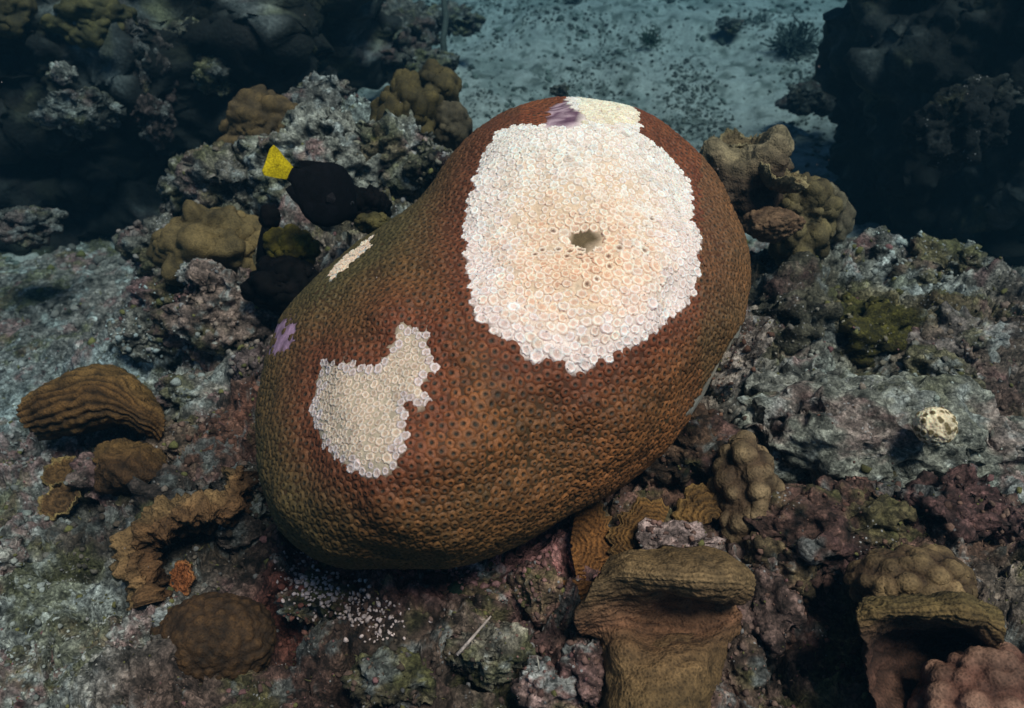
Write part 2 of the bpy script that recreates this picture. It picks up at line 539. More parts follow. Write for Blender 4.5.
def coral_surface(D, fine=True):
    """unit directions (right, up, towards camera) -> points relative to the colony's centre"""
    th = np.arctan2(D[:, 1], D[:, 0])
    rad = np.interp(th, TH, RR)
    for dth in (-.09, -.045, .045, .09):
        rad = rad + np.interp(th + dth, TH, RR)
    rad = rad / 5 / FPX * BS
    lat = np.hypot(D[:, 0], D[:, 1])
    latp = np.sin(np.arcsin(np.clip(lat, 0, 1)) ** 1.0) ** .92
    x = rad * latp * np.cos(th); y = rad * latp * np.sin(th)
    depth = np.where(D[:, 2] > 0, .215, .20)
    wz = depth * np.sign(D[:, 2]) * np.abs(D[:, 2]) ** .95
    # the top leans away, the foot comes forward
    wz = wz - .42 * y
    m = (BS - wz) / BS
    P = np.stack([x * m, y * m, wz], 1)
    k = .026 * fbm(P, 6, 3, .5, 61)
    P = P * (1 + k / .25 * (.25 + .75 * np.abs(D[:, 2])))[:, None]
    return P


Vb, Fb = ico(6)
PB = coral_surface(Vb)
BCW = at(BC[0], BC[1], BS)
FR = np.stack([R, U, -F])          # rows: frame axes
WB = PB @ FR                       # world offset
# the worn pit in the middle of the bleached crown
px_, py_, _ = project(WB + BCW)
NB = vnormals(WB, Fb)
front = (NB @ -F) > 0
pit = np.exp(-(((px_ - 583) / 17) ** 2 + ((py_ - 240) / 11) ** 2)) * front
WB = WB - NB * (.009 * pit)[:, None]
NB = vnormals(WB, Fb)
bvh = BVHTree.FromPolygons([Vector(v) for v in (WB + BCW)], [tuple(int(i) for i in f) for f in Fb])

PATCH_A = [(500, 128), (530, 124), (545, 126), (575, 126), (583, 118), (572, 108), (566, 99), (585, 94), (612, 98), (640, 112), (642, 135), (665, 152), (690, 182), (694, 222), (702, 240), (697, 255), (700, 275), (693, 295), (672, 318), (650, 336), (620, 354),
           (592, 368), (576, 378), (560, 358), (545, 362), (525, 358), (508, 342), (492, 332), (475, 312), (470, 285), (465, 250), (463, 222), (470, 195), (476, 172), (486, 148)]
PATCH_B = [(398, 324), (412, 330), (432, 330), (430, 345), (437, 365), (425, 385), (430, 408), (408, 402), (405, 425), (408, 446), (398, 462), (383, 474), (365, 478), (340, 464), (322, 446), (311, 415), (315, 385), (323, 360), (345, 362), (375, 364), (386, 352), (394, 340)]
PATCH_C = [(326, 276), (345, 256), (372, 236), (374, 244), (352, 264), (332, 280)]
BARE = [(745, 318), (740, 326), (724, 352), (711, 374), (700, 393), (684, 414), (702, 422), (740, 376), (756, 330)]
VIOLET = [(272, 322), (292, 318), (297, 330), (288, 350), (270, 356), (262, 345)]
NOTCH = [(544, 126), (548, 110), (566, 99), (584, 118), (576, 127)]


def inpoly(x, y, poly):
    ins = np.zeros(len(x), bool); n = len(poly)
    for i in range(n):
        x1, y1 = poly[i]; x2, y2 = poly[(i + 1) % n]
        c = ((y1 > y) != (y2 > y)) & (x < (x2 - x1) * (y - y1) / (y2 - y1 + 1e-9) + x1)
        ins ^= c
    return ins


def polydist(x, y, poly):
    d = np.full(len(x), 1e9); n = len(poly)
    for i in range(n):
        a = np.array(poly[i], float); b = np.array(poly[(i + 1) % n], float)
        ab = b - a
        t = np.clip(((x - a[0]) * ab[0] + (y - a[1]) * ab[1]) / (ab @ ab), 0, 1)
        d = np.minimum(d, np.hypot(x - a[0] - t * ab[0], y - a[1] - t * ab[1]))
    return d


def coral_zone(P, N):
    x, y, s = project(P)
    f = (N @ -F) > -.15
    A = inpoly(x, y, PATCH_A) & f; B = inpoly(x, y, PATCH_B) & f; Cc = inpoly(x, y, PATCH_C) & f; Nn = inpoly(x, y, NOTCH) & f
    dA = polydist(x, y, PATCH_A); dB = polydist(x, y, PATCH_B)
    return x, y, A, B, Cc, Nn, dA, dB, f


x, y, A, B, Cc, Nn, dA, dB, f = coral_zone(WB + BCW, NB)
PW = WB + BCW
brown = np.ones((len(PW), 3)) * np.array([.060, .034, .014])
brown = mixc(brown, np.array([.090, .032, .016]), f * np.exp(-(np.minimum(dA, dB) / 40) ** 2))
bc = brown.copy()
cream = mixc(np.array([.72, .50, .38]), np.array([.78, .68, .62]), sstep(0, 22, dA))
cream = mixc(np.array([.80, .66, .62]) * np.ones((len(PW), 3)), np.array([.74, .53, .38]), sstep(4, 60, dA))
bc[A] = cream[A]
bc[B] = np.array([.50, .40, .30])
bc[Cc] = np.array([.62, .60, .56])
nz = sstep(-.25, .25, fbm(PW, 110, 4, .7, 71))[:, None]
bc[Nn] = (np.array([.13, .06, .10]) * (1 - nz) + np.array([.50, .34, .40]) * nz)[Nn]
pk = np.exp(-(((x - 583) / 15) ** 2 + ((y - 240) / 9) ** 2) * 1.2)
bc = mixc(bc, np.array([.12, .080, .040]), sstep(.10, .26, pk + .12 * fbm(PW, 60, 3, .6, 9)) * f)
# pale dead margin at the lower right foot, pink crust at the left foot
bare = inpoly(x, y, BARE) & ((NB @ -F) > -.5); vio = inpoly(x + 4 * fbm(PW, 60, 2, .5, 5), y, VIOLET) & ((NB @ -F) > -.5)
bn = (1 + .35 * fbm(PW, 45, 4, .65, 72))[:, None]
bc[bare] = (np.array([.36, .32, .27]) * bn)[bare]
bc[vio] = (np.array([.34, .20, .30]) * (.6 + .8 * sstep(-.3, .4, fbm(PW, 80, 3, .6, 73)))[:, None])[vio]
mg = 0 * sstep(.0, .5, fbm(PW, 20, 3, .6, 70) + .25) * (x > 690) * (y > 360) * ((NB @ -F) < .25)
bc = mixc(bc, np.array([.40, .36, .34]), mg)

colony = empty('star_coral', BCW, 'large reddish brown boulder coral leaning right with two bleached white patches', 'coral')
bodyo = link('coral_body', mesh_np('coral_body', WB, Fb, bc), M_BODY, colony)

# polyp centres: dart throwing over the surface, then relaxed apart
tri = Fb; a_, b_, c_ = PW[tri[:, 0]], PW[tri[:, 1]], PW[tri[:, 2]]
areas = np.linalg.norm(np.cross(b_ - a_, c_ - a_), axis=1) / 2
fi = RS.choice(len(tri), 85000, p=areas / areas.sum())
r1 = np.sqrt(RS.rand(len(fi))); r2 = RS.rand(len(fi))
cand = a_[fi] * (1 - r1)[:, None] + b_[fi] * (r1 * (1 - r2))[:, None] + c_[fi] * (r1 * r2)[:, None]
nf = np.cross(b_ - a_, c_ - a_)[fi]; nf /= np.linalg.norm(nf, axis=1)[:, None]
keepc = (nf @ -F) > -.35
cand = cand[keepc]; nf = nf[keepc]


def spacing(P, N):
    x, y, A, B, Cc, Nn, dA, dB, f = coral_zone(P, N)
    vs = 1 + .22 * fbm(P, 14, 2, .5, 151)
    sp = np.full(len(P), .0090)
    sp[A] = .0102
    sp[B] = .0084
    return sp * vs


spc = spacing(cand, nf)
cell = .014
grid = {}; chosen = []
for i in range(len(cand)):
    p = cand[i]; k = (int(p[0] // cell), int(p[1] // cell), int(p[2] // cell)); ok = True
    r = spc[i] * .82
    for dx in (-1, 0, 1):
        for dy in (-1, 0, 1):
            for dz in (-1, 0, 1):
                for j in grid.get((k[0] + dx, k[1] + dy, k[2] + dz), ()):
                    q = cand[j]
                    if (p[0] - q[0]) ** 2 + (p[1] - q[1]) ** 2 + (p[2] - q[2]) ** 2 < r * r:
                        ok = False; break
                if not ok: break
            if not ok: break
        if not ok: break
    if ok:
        grid.setdefault(k, []).append(i); chosen.append(i)
pts = cand[chosen]; pn = nf[chosen]; psp = spc[chosen]
for it in range(9):
    kd = KDTree(len(pts))
    for i, p in enumerate(pts): kd.insert(p, i)
    kd.balance()
    newp = pts.copy()
    for i, p in enumerate(pts):
        f_ = np.zeros(3)
        for co, j, d in kd.find_n(p, 7):
            if j != i and d < psp[i] * 1.3 and d > 1e-6:
                f_ += (p - np.array(co)) / d * (psp[i] * 1.3 - d)
        newp[i] = p + f_ * .22
    for i in range(len(pts)):
        co, no, idx, dist = bvh.find_nearest(Vector(newp[i]))
        newp[i] = co; pn[i] = no
    pts = newp
x, y, A, B, Cc, Nn, dA, dB, f = coral_zone(pts, pn)
print('polyps', len(pts), 'white', A.sum(), B.sum())


def polyp_shape(kind, segs, seed):
    """one corallite: wall, toothed rim, septa running down into the cup, a low centre"""
    rs = np.random.RandomState(seed)
    if kind == 'white':
        prof = [(1.06, -.14), (.90, .05), (.72, .28), (.58, .22), (.38, .04), (.16, .10)]
    else:
        prof = [(1.16, -.05), (.90, .12), (.60, .32), (.34, .28), (.16, .12)]
    V, cidx = [], []
    for k, (r, z) in enumerate(prof):
        for j in range(segs):
            a = 2 * math.pi * j / segs
            t = (j % 2) * 2 - 1
            rr = r * (1 + (.07 if kind == 'white' else .03) * t * (k in (1, 2, 3))) * (1 + .09 * rs.randn() * (k > 0)) * (1 + .10 * math.cos(2 * a + seed))
            zz = z + ((.09 if kind == 'white' else .02) * t if k in (2, 3, 4) else 0) + .04 * rs.randn()
            V.append((rr * math.cos(a), rr * math.sin(a), zz)); cidx.append(r)
    V.append((0, 0, prof[-1][1] - .02)); cidx.append(0)
    Fc = []
    for k in range(len(prof) - 1):
        for j in range(segs):
            j2 = (j + 1) % segs
            a, b, c, d = k * segs + j, k * segs + j2, (k + 1) * segs + j2, (k + 1) * segs + j
            Fc += [(a, b, c), (a, c, d)]
    k = len(prof) - 1
    for j in range(segs):
        Fc.append((k * segs + j, k * segs + (j + 1) % segs, len(V) - 1))
    return np.array(V), np.array(Fc), np.array(cidx)


WS = [polyp_shape('white', 14, i) for i in range(6)]
BSH = [polyp_shape('brown', 8, 50 + i) for i in range(5)]


def frame_of(n, rs):
    t = rs.randn(3); t -= n * (t @ n); t /= np.linalg.norm(t)
    return np.stack([t, np.cross(n, t), n])


ZR = np.array([[.92, .79, .80], [.92, .77, .72], [.92, .74, .64], [.91, .70, .56]])
ZI = np.array([[.84, .64, .62], [.84, .60, .52], [.84, .54, .42], [.80, .47, .34]])


ZR = ZR * np.array([1.0, .97, .93]); ZI = ZI * np.array([1.02, .97, .92])


def wcol(cidx, kind, zone, top, jit, dark=False):
    """skeleton colours of a bleached corallite: lilac at the margin, peach further in"""
    if kind == 'A':
        rim = ZR[zone] * (1 - .6 * top) + np.array([.93, .85, .80]) * .6 * top
        inner = ZI[zone] * (1 - .7 * top) + np.array([.88, .76, .66]) * .7 * top
    else:
        rim = (np.array([.70, .56, .56]), np.array([.74, .57, .48]))[zone > 0]
        inner = (np.array([.58, .42, .38]), np.array([.62, .43, .32]))[zone > 0]
    out = np.zeros((len(cidx), 3))
    for i, r in enumerate(cidx):
        if r > .95: c = inner * .74
        elif r > .8: c = inner * .92
        elif r > .45: c = rim
        elif r > .2: c = inner * .93
        else: c = inner * (.84 if not dark else .26)
        if dark and r <= .4 and r > .2: c = inner * .55
        out[i] = c
    return np.clip(out * jit, 0, .93)


tn = fbm(pts, 9, 4, .6, 131); tn2 = fbm(pts, 5, 3, .6, 132)
rsn = np.random.RandomState(4)
order = np.argsort(-(A * 1.0 + 0) + np.hypot(x - 585, y - 250) * 1e-4)
isw = A | B | Cc
bareP = inpoly(x, y, BARE) | (inpoly(x, y, VIOLET) & (rsn.rand(len(x)) < .85))
vx, vf, vc, off = [], [], [], 0        # bleached remainder
bx_, bf_, bcol_, boff = [], [], [], 0  # brown
nsingle = 0
shared = {}
rsq = np.random.RandomState(99)
for i in order:
    n = pn[i]; fr = frame_of(n, rsq)
    r = psp[i] * (.62 if isw[i] else .65) * (1 + float(np.clip((.11 if isw[i] else .17) * rsq.randn(), -.3, .35)))
    pitk = math.exp(-(((x[i] - 583) / 17) ** 2 + ((y[i] - 240) / 10) ** 2))
    if Nn[i] or bareP[i]:
        continue
    if isw[i]:
        yl = (x[i] > 578) and (y[i] < 124) and A[i]
        if pitk > .38 + .15 * rsq.randn():
            continue
        kd_ = 'A' if (A[i] or Cc[i]) else 'B'
        jit = 1 + .08 * rsq.randn()
        hgt = .75 if kd_ == 'A' else .65
        zone = int(np.clip(dA[i] / 26 + .5 * rsq.randn() * .8, 0, 3)) if kd_ == 'A' else int(dB[i] > 9 + 3 * rsq.randn())
        top_ = float(np.clip((270 - y[i]) / 130 + .15 * rsq.randn(), 0, 1))  # whiter towards the crown's top, its strong light put into the colour
        wide = math.exp(-(((x[i] - 590) / 36) ** 2 + ((y[i] - 252) / 24) ** 2))
        dk_ = bool(A[i] and rsq.rand() < .45 * wide)
        if A[i] and nsingle < 300:
            # single corallites share a few meshes, sorted by how they look
            vi = rsq.randint(len(WS)); tq = int(round(top_ * 3))
            key = (vi, zone, tq, dk_)
            if key not in shared:
                V, Fc, ci = WS[vi]
                cc = wcol(ci, 'A', zone, tq / 3, .94 + .12 * (vi % 3) / 2, dk_)
                mm = mesh_np('polyp', V, Fc, cc); mm.materials.append(M_POLYP); shared[key] = mm
            o = bpy.data.objects.new('polyp', shared[key])
            C.objects.link(o); o.parent = colony
            o.location = pts[i] - BCW
            from mathutils import Matrix
            mt = Matrix(((fr[0][0], fr[1][0], fr[2][0]), (fr[0][1], fr[1][1], fr[2][1]), (fr[0][2], fr[1][2], fr[2][2])))
            o.rotation_euler = mt.to_euler(); o.scale = (r, r, r * (1 + .2 * rsq.randn()) * hgt)
            nsingle += 1
            continue
        V, Fc, ci = WS[rsq.randint(len(WS))]
        P = (V * np.array([1, 1, hgt]) * r) @ fr + pts[i] - BCW
        vx.append(P); vf.append(Fc + off); off += len(V)
        vc.append(wcol(ci, kd_, zone, top_, jit, dk_) * (np.array([1, .97, .82]) if yl else 1))
    else:
        V, Fc, ci = BSH[rsq.randint(len(BSH))]
        near = math.exp(-(min(dA[i], dB[i]) / 34) ** 2) if f[i] else 0
        up = float(sstep(330, 180, np.array([y[i]]))[0]) * (x[i] < 520)
        lf = max(float(sstep(450, 290, np.array([x[i]]))[0]), .6 * float(sstep(470, 560, np.array([y[i]]))[0]))
        rim = np.array([.42, .142, .042]) * (1 + .20 * rsq.randn())
        rim = rim * (1 + .35 * tn[i])
        olive = np.array([.175, .128, .046]); red = np.array([.34, .075, .035])
        k = min(1, .85 * up + .75 * lf + .5 * max(0, tn2[i]) + .14)
        rim = rim * (1 - k) + olive * k
        rim = rim * (1 - near * .7) + red * near * .7
        if (x[i] > 700) : rim = rim * .6 + np.array([.30, .19, .08]) * .4
        dark = np.array([.030, .022, .012])
        cc = np.zeros((len(ci), 3))
        rim = rim * .66
        cc[ci > 1] = rim * .60
        cc[(ci <= 1) & (ci > .8)] = rim * .88
        cc[(ci <= .8) & (ci > .5)] = rim * 1.05
        cc[(ci <= .5) & (ci > .3)] = rim * .42 + np.array([.004, .006, .002])
        cc[ci <= .3] = dark * .8
        P = (V * np.array([1, 1, .95]) * r * .96) @ fr + pts[i] - BCW
        bx_.append(P); bf_.append(Fc + boff); boff += len(V); bcol_.append(cc)
if vx:
    o = link('bleached_polyps', mesh_np('bleached_polyps', np.vstack(vx), np.vstack(vf), np.vstack(vc)), M_POLYP, colony); tag(o, kind='stuff')
o = link('brown_polyps', mesh_np('brown_polyps', np.vstack(bx_), np.vstack(bf_), np.vstack(bcol_)), M_TISSUE, colony); tag(o, kind='stuff')
print('single', nsingle)

# ------------------------------------------------------------------ plate, cup and knob corals
def ortho(n, a):
    n = norm(n); a = np.asarray(a, float); a = norm(a - n * (a @ n))
    return a, np.cross(n, a), n


def plate(name, px, py, s, rad, nrm, axis, label, arc=(0, 360), cup=0.0, droop=0.0, wave=(0, 3, 0), ridges=10, ridge_h=.003, col=(.20, .12, .04), edge=(.34, .24, .10), asp=1.0, thick=.006, seed=1, wob=.12, group=None, inner=0.04, nu=90, nv=150, cat='coral', dark=.4, parent=None, frill=0.0):
    """a leafy sheet: concentric ridges, a waved rim, thickness and an underside"""
    if parent is None: s = seat(px, py, s, .035 + rad * .35)
    a, b, n = ortho(nrm, axis)
    t0, t1 = math.radians(arc[0]), math.radians(arc[1])
    u = np.linspace(inner, 1, nu); v = np.linspace(t0, t1, nv)
    Ug, Vg = np.meshgrid(u, v, indexing='ij'); Uf = Ug.ravel(); Vf = Vg.ravel()
    circ = np.stack([np.cos(Vf) * 1.5, np.sin(Vf) * 1.5, np.full(len(Vf), seed * 2.7)], 1)
    full = abs(arc[1] - arc[0]) >= 359
    out = 1 + wob * fbm(circ, 1.0, 4, .6, seed) * 1.6
    r = rad * Uf * (1 + (out - 1) * Uf ** 1.5)
    xx = r * np.cos(Vf); yy = r * np.sin(Vf) * asp
    h = cup * rad * Uf ** 2.2 - droop * rad * Uf ** 3
    h += wave[0] * rad * Uf ** 1.6 * np.sin(wave[1] * Vf + wave[2] + .6 * np.sin(2 * Vf + seed))
    h += frill * .8 * rad * Uf ** 2 * fbm(np.stack([np.cos(Vf) * 2.6, np.sin(Vf) * 2.6, Uf * 3], 1), 1.3, 3, .5, seed + 2)
    pp = np.stack([xx, yy, h], 1)
    wav = .9 * fbm(pp / rad, 1.1, 4, .55, seed + 4)
    ph = (Uf * ridges + wav * .9) * 2 * math.pi
    rd = np.abs(np.sin(ph / 2)) ** .8
    bead = fbm(pp, 240, 2, .6, seed) * .5
    h2 = h + ridge_h * (rd - .5) + ridge_h * .45 * bead + .05 * rad * fbm(pp, 3 / rad / 2, 2, .5, seed + 7)
    Ptop = xx[:, None] * a + yy[:, None] * b + h2[:, None] * n
    edge_t = thick * (1 - .6 * sstep(.85, 1, Uf))
    Pbot = xx[:, None] * a + yy[:, None] * b + (h2 - edge_t - .10 * rad * (1 - Uf))[:, None] * n
    cA, cE = np.array(col) * np.array([.82, .74, .7]), np.array(edge) * np.array([.82, .74, .7])
    c = mixc(cA, cE, sstep(.80, 1.0, Uf + .06 * fbm(pp, 40, 2, .5, seed)))
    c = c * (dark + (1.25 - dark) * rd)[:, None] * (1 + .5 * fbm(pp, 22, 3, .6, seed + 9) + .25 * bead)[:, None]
    F1 = quads(nu, nv); n1 = nu * nv
    F2 = F1[:, ::-1] + n1
    rim = []
    i = (nu - 1) * nv
    for j in range(nv - 1):
        rim.append((i + j, i + j + 1, n1 + i + j + 1, n1 + i + j))
        rim.append((j + 1, j, n1 + j, n1 + j + 1))
    if not full:
        for k in range(nu - 1):
            rim.append((k * nv, (k + 1) * nv, n1 + (k + 1) * nv, n1 + k * nv))
            e = nv - 1
            rim.append(((k + 1) * nv + e, k * nv + e, n1 + k * nv + e, n1 + (k + 1) * nv + e))
    V = np.vstack([Ptop, Pbot]); Fc = np.vstack([F1, F2, np.array(rim)])
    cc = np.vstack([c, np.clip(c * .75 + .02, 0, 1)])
    o = link(name, mesh_np(name, V, Fc, cc), M_PLATE, parent, at(px, py, s))
    if label: tag(o, label, cat, group)
    return o


def knobs(name, px, py, s, radii, label, k=30, h=.012, col=(.26, .17, .09), top=(.42, .32, .20), seed=1, sub=6, cat='coral', group=None, warp=.15, mat=None, pitcol=None, parent=None, wc=.004):
    if cat == 'coral': s = seat(px, py, s, radii[2] * .15)
    V, Fc = ico(sub)
    n = fbm(V, 1.4, 3, .5, seed) * warp
    Q = V * (1 + n)[:, None]
    P = (Q * np.array(radii)) @ FR
    N = vnormals(P, Fc)
    if (N * P).sum() < 0: N = -N
    w1, w2, wh = worley(P + np.stack([fbm(P, 14, 2, .5, seed + j) for j in (1, 2, 3)], 1) * wc, k, seed)
    kn = np.clip(1 - (w1 / .75) ** 2, 0, 1)
    P2 = P + N * (h * kn + .0012 * fbm(P, 260, 2, .5, seed))[:, None]
    col = np.array(col) * np.array([.85, .66, .62]); top = np.array(top) * np.array([.78, .61, .54])
    c = mixc(np.array(col), np.array(top), kn ** 1.5) * (1 + .45 * fbm(P, 25, 5, .65, seed) + .3 * (wh - .5))[:, None]
    if pitcol is not None:
        c = mixc(c, np.array(pitcol), sstep(.50, .34, w1))
    o = link(name, mesh_np(name, P2, Fc, c), mat or M_KNOB, parent, at(px, py, s))
    if parent is not None: o.location = Vector(at(px, py, s)) - parent.location
    else: tag(o, label, cat, group)
    return o


OCH = (.20, .115, .035); OCE = (.36, .25, .10)

def cr_matrix(n, m):
    """Catmull-Rom resampling of n control points to m"""
    M = np.zeros((m, n))
    for i, t in enumerate(np.linspace(0, n - 1, m)):
        k = min(int(t), n - 2); f_ = t - k
        w4 = (-.5 * f_ + f_ ** 2 - .5 * f_ ** 3, 1 - 2.5 * f_ ** 2 + 1.5 * f_ ** 3, .5 * f_ + 2 * f_ ** 2 - 1.5 * f_ ** 3, -.5 * f_ ** 2 + .5 * f_ ** 3)
        for j, wt in zip((k - 1, k, k + 1, k + 2), w4):
            if j < 0: M[i, 0] += 2 * wt; M[i, 1] -= wt
            elif j > n - 1: M[i, n - 1] += 2 * wt; M[i, n - 2] -= wt
            else: M[i, j] += wt
    return M


def fold(name, cols, rows, label=None, parent=None, cat='coral', nu=150, nv=110, ridges=0, ridge_h=.003, rough=.004, seed=1, thick=.014, warp=.8, dark=.5, fine=.0012, frill=0.0, rf=24, ds=0.0):
    """a folded sheet through control points in the place, with thickness; rows = colour of each row"""
    G = np.array([[at(p[0], p[1], p[2] + ds) for p in c] for c in cols])          # nc, nr, 3
    A = cr_matrix(G.shape[0], nu); B = cr_matrix(G.shape[1], nv)
    P = np.einsum('ui,vj,ijk->uvk', A, B, G).reshape(-1, 3)
    rc = np.array(rows) * np.array([.70, .62, .60]); tv = np.linspace(0, 1, nv)
    cv = np.stack([np.interp(tv * (len(rc) - 1), np.arange(len(rc)), rc[:, k]) for k in range(3)], 1)
    c = np.tile(cv, (nu, 1))
    Fc = quads(nu, nv)
    N = vnormals(P, Fc)
    if (N @ F).mean() > 0: Fc = Fc[:, ::-1]; N = -N
    V_ = np.tile(tv, nu)
    h = rough * fbm(P, rf, 3, .55, seed) + fine * fbm(P, 260, 2, .6, seed + 1)
    if frill: h = h + frill * fbm(P, 48, 3, .55, seed + 5) + frill * .5 * (ridged(P, 75, 2, .5, seed + 6) - .6)
    if ridges:
        rd = np.abs(np.sin((V_ * ridges + warp * fbm(P, 16, 3, .55, seed + 2)) * math.pi)) ** .8
        h = h + ridge_h * rd
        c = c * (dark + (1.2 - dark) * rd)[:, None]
    c = c * (1 + .5 * fbm(P, 24, 4, .65, seed + 3))[:, None]
    P = P + N * h[:, None]
    n1 = len(P)
    ed = np.minimum(V_, 1 - V_); U_ = np.repeat(np.linspace(0, 1, nu), nv); ed = np.minimum(ed, np.minimum(U_, 1 - U_))
    Q = P + F * (thick * (.3 + .7 * sstep(0, .12, ed)))[:, None]
    rim = []
    for k in range(nu - 1):
        rim.append((k * nv, (k + 1) * nv, n1 + (k + 1) * nv, n1 + k * nv)); e = nv - 1
        rim.append(((k + 1) * nv + e, k * nv + e, n1 + k * nv + e, n1 + (k + 1) * nv + e))
    i = (nu - 1) * nv
    for j in range(nv - 1):
        rim.append((i + j, i + j + 1, n1 + i + j + 1, n1 + i + j)); rim.append((j + 1, j, n1 + j, n1 + j + 1))
    V = np.vstack([P, Q]); base = P.mean(0)
    o = link(name, mesh_np(name, V - base, np.vstack([Fc, Fc[:, ::-1] + n1, np.array(rim)]), np.vstack([c, c * .8])), M_PLATE, parent, base)
    if parent is not None: o.location = Vector(base) - parent.location
    else: tag(o, label, cat)
    return o


def sweep(path, w, s_in=.04, crest=.03):
    """columns for fold(): a rolled strip along a path of (px, py, s)"""
    cols = []
    for i, (x_, y_, s_) in enumerate(path):
        a = np.array(path[max(i - 1, 0)][:2], float); b = np.array(path[min(i + 1, len(path) - 1)][:2], float)
        d = norm(b - a); n = np.array([-d[1], d[0]])
        cols.append([(x_ + n[0] * k * w, y_ + n[1] * k * w, s_ + e) for k, e in ((-1, .03), (-.75, -.01), (-.2, -crest), (.45, -crest * .6), (.9, s_in * .4), (1.1, s_in * 1.5))])
    return cols


# left of the boulder coral
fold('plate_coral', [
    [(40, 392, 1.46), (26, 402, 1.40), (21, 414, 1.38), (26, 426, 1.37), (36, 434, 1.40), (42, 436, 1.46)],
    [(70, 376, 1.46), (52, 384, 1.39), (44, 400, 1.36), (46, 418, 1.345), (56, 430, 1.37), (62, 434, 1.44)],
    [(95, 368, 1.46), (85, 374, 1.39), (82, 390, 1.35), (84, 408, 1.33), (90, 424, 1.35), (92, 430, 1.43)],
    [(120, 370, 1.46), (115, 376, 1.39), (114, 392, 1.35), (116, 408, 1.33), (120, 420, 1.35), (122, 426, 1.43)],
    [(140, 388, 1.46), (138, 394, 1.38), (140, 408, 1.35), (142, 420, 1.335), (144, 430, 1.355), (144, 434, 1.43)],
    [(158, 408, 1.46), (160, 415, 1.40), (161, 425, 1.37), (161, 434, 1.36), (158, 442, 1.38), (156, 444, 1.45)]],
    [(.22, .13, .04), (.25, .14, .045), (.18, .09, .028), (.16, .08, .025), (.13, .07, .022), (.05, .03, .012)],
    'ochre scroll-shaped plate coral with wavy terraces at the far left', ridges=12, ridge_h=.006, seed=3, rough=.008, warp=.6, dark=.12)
fold('plate_coral', [
    [(98, 450, 1.36), (93, 458, 1.30), (93, 470, 1.28), (97, 484, 1.28), (102, 492, 1.33)],
    [(112, 443, 1.36), (110, 450, 1.28), (110, 464, 1.25), (112, 482, 1.25), (115, 493, 1.32)],
    [(132, 444, 1.36), (133, 450, 1.28), (134, 464, 1.25), (134, 482, 1.25), (134, 494, 1.32)],
    [(150, 452, 1.36), (153, 458, 1.29), (155, 470, 1.26), (153, 484, 1.27), (150, 494, 1.33)],
    [(158, 462, 1.37), (162, 468, 1.31), (163, 476, 1.29), (160, 486, 1.30), (156, 492, 1.34)]],
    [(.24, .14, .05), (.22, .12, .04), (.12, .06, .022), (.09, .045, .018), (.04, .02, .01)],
    'small brown hooded plate coral just below the wavy ochre scroll', ridges=5, ridge_h=.004, seed=5, rough=.012, warp=1.2, nu=90, nv=70, dark=.5)
plate('plate_coral', 62, 474, 1.33, .030, vec(-.1, .7, .7), R, 'tiny ochre plate coral left of the brown hooded one', arc=(0, 360), cup=.3, ridges=3, seed=6, nu=40, nv=80, col=(.15, .08, .03), frill=.5, inner=0)
plate('plate_coral', 62, 503, 1.30, .034, vec(-.1, .7, .7), R, 'tiny frilled plate coral, lower of the pair below the ochre scroll', arc=(0, 360), cup=.3, ridges=3, seed=7, nu=40, nv=80, col=(.13, .07, .03), frill=.5, inner=0)
t = empty('frilled_coral', at(180, 550, 1.10), 'frilly orange-brown leaf coral curling round a dark hollow at the lower left', 'coral')


def child_plate(par, name, px, py, s, *a, **k):
    o = plate(name, px, py, s, *a, None, parent=par, **k)
    o.location = Vector(at(px, py, s)) - par.location
    return o


fold('blade', sweep([(240, 470, 1.20), (236, 488, 1.18), (226, 506, 1.15), (206, 512, 1.13), (180, 516, 1.11), (156, 524, 1.10), (140, 540, 1.09), (138, 562, 1.08), (146, 584, 1.07), (150, 606, 1.06)], -13),
     [(.24, .155, .07), (.30, .19, .085), (.21, .115, .05), (.14, .07, .03), (.08, .04, .018), (.04, .022, .012)], parent=t, nu=240, nv=80, ridges=4, ridge_h=.004, frill=.010, rough=.016, rf=30, seed=8, warp=1.5, dark=.55, thick=.008)
child_plate(t, 'blade', 182, 578, 1.10, .022, vec(-.4, .1, .9), R, arc=(0, 360), cup=.1, ridges=3, ridge_h=.002, seed=12, col=(.30, .10, .035), edge=(.34, .14, .05), wob=.2, inner=0)
knobs('mound_coral', 214, 640, 1.02, (.076, .056, .05), 'olive brown low mound coral with small bumps below the frilly leaf coral', k=95, h=.004, col=(.045, .028, .014), top=(.11, .065, .028), seed=4, warp=.06, wc=.001)

# below the boulder coral
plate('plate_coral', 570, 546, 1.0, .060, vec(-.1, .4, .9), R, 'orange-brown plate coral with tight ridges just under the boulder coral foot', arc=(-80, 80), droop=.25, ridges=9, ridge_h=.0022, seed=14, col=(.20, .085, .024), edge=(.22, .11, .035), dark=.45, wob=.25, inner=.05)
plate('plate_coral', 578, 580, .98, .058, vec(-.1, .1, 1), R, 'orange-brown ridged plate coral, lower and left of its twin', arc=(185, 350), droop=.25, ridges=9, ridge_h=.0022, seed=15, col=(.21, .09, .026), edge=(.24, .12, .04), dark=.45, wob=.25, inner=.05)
plate('plate_coral', 655, 540, .99, .055, vec(.1, .5, .85), R, 'brown ridged plate coral between the pale crust and the boulder coral', arc=(60, 200), droop=.25, ridges=9, ridge_h=.0022, seed=16, col=(.17, .085, .025), edge=(.21, .12, .04), dark=.4, inner=.1, wob=.2)
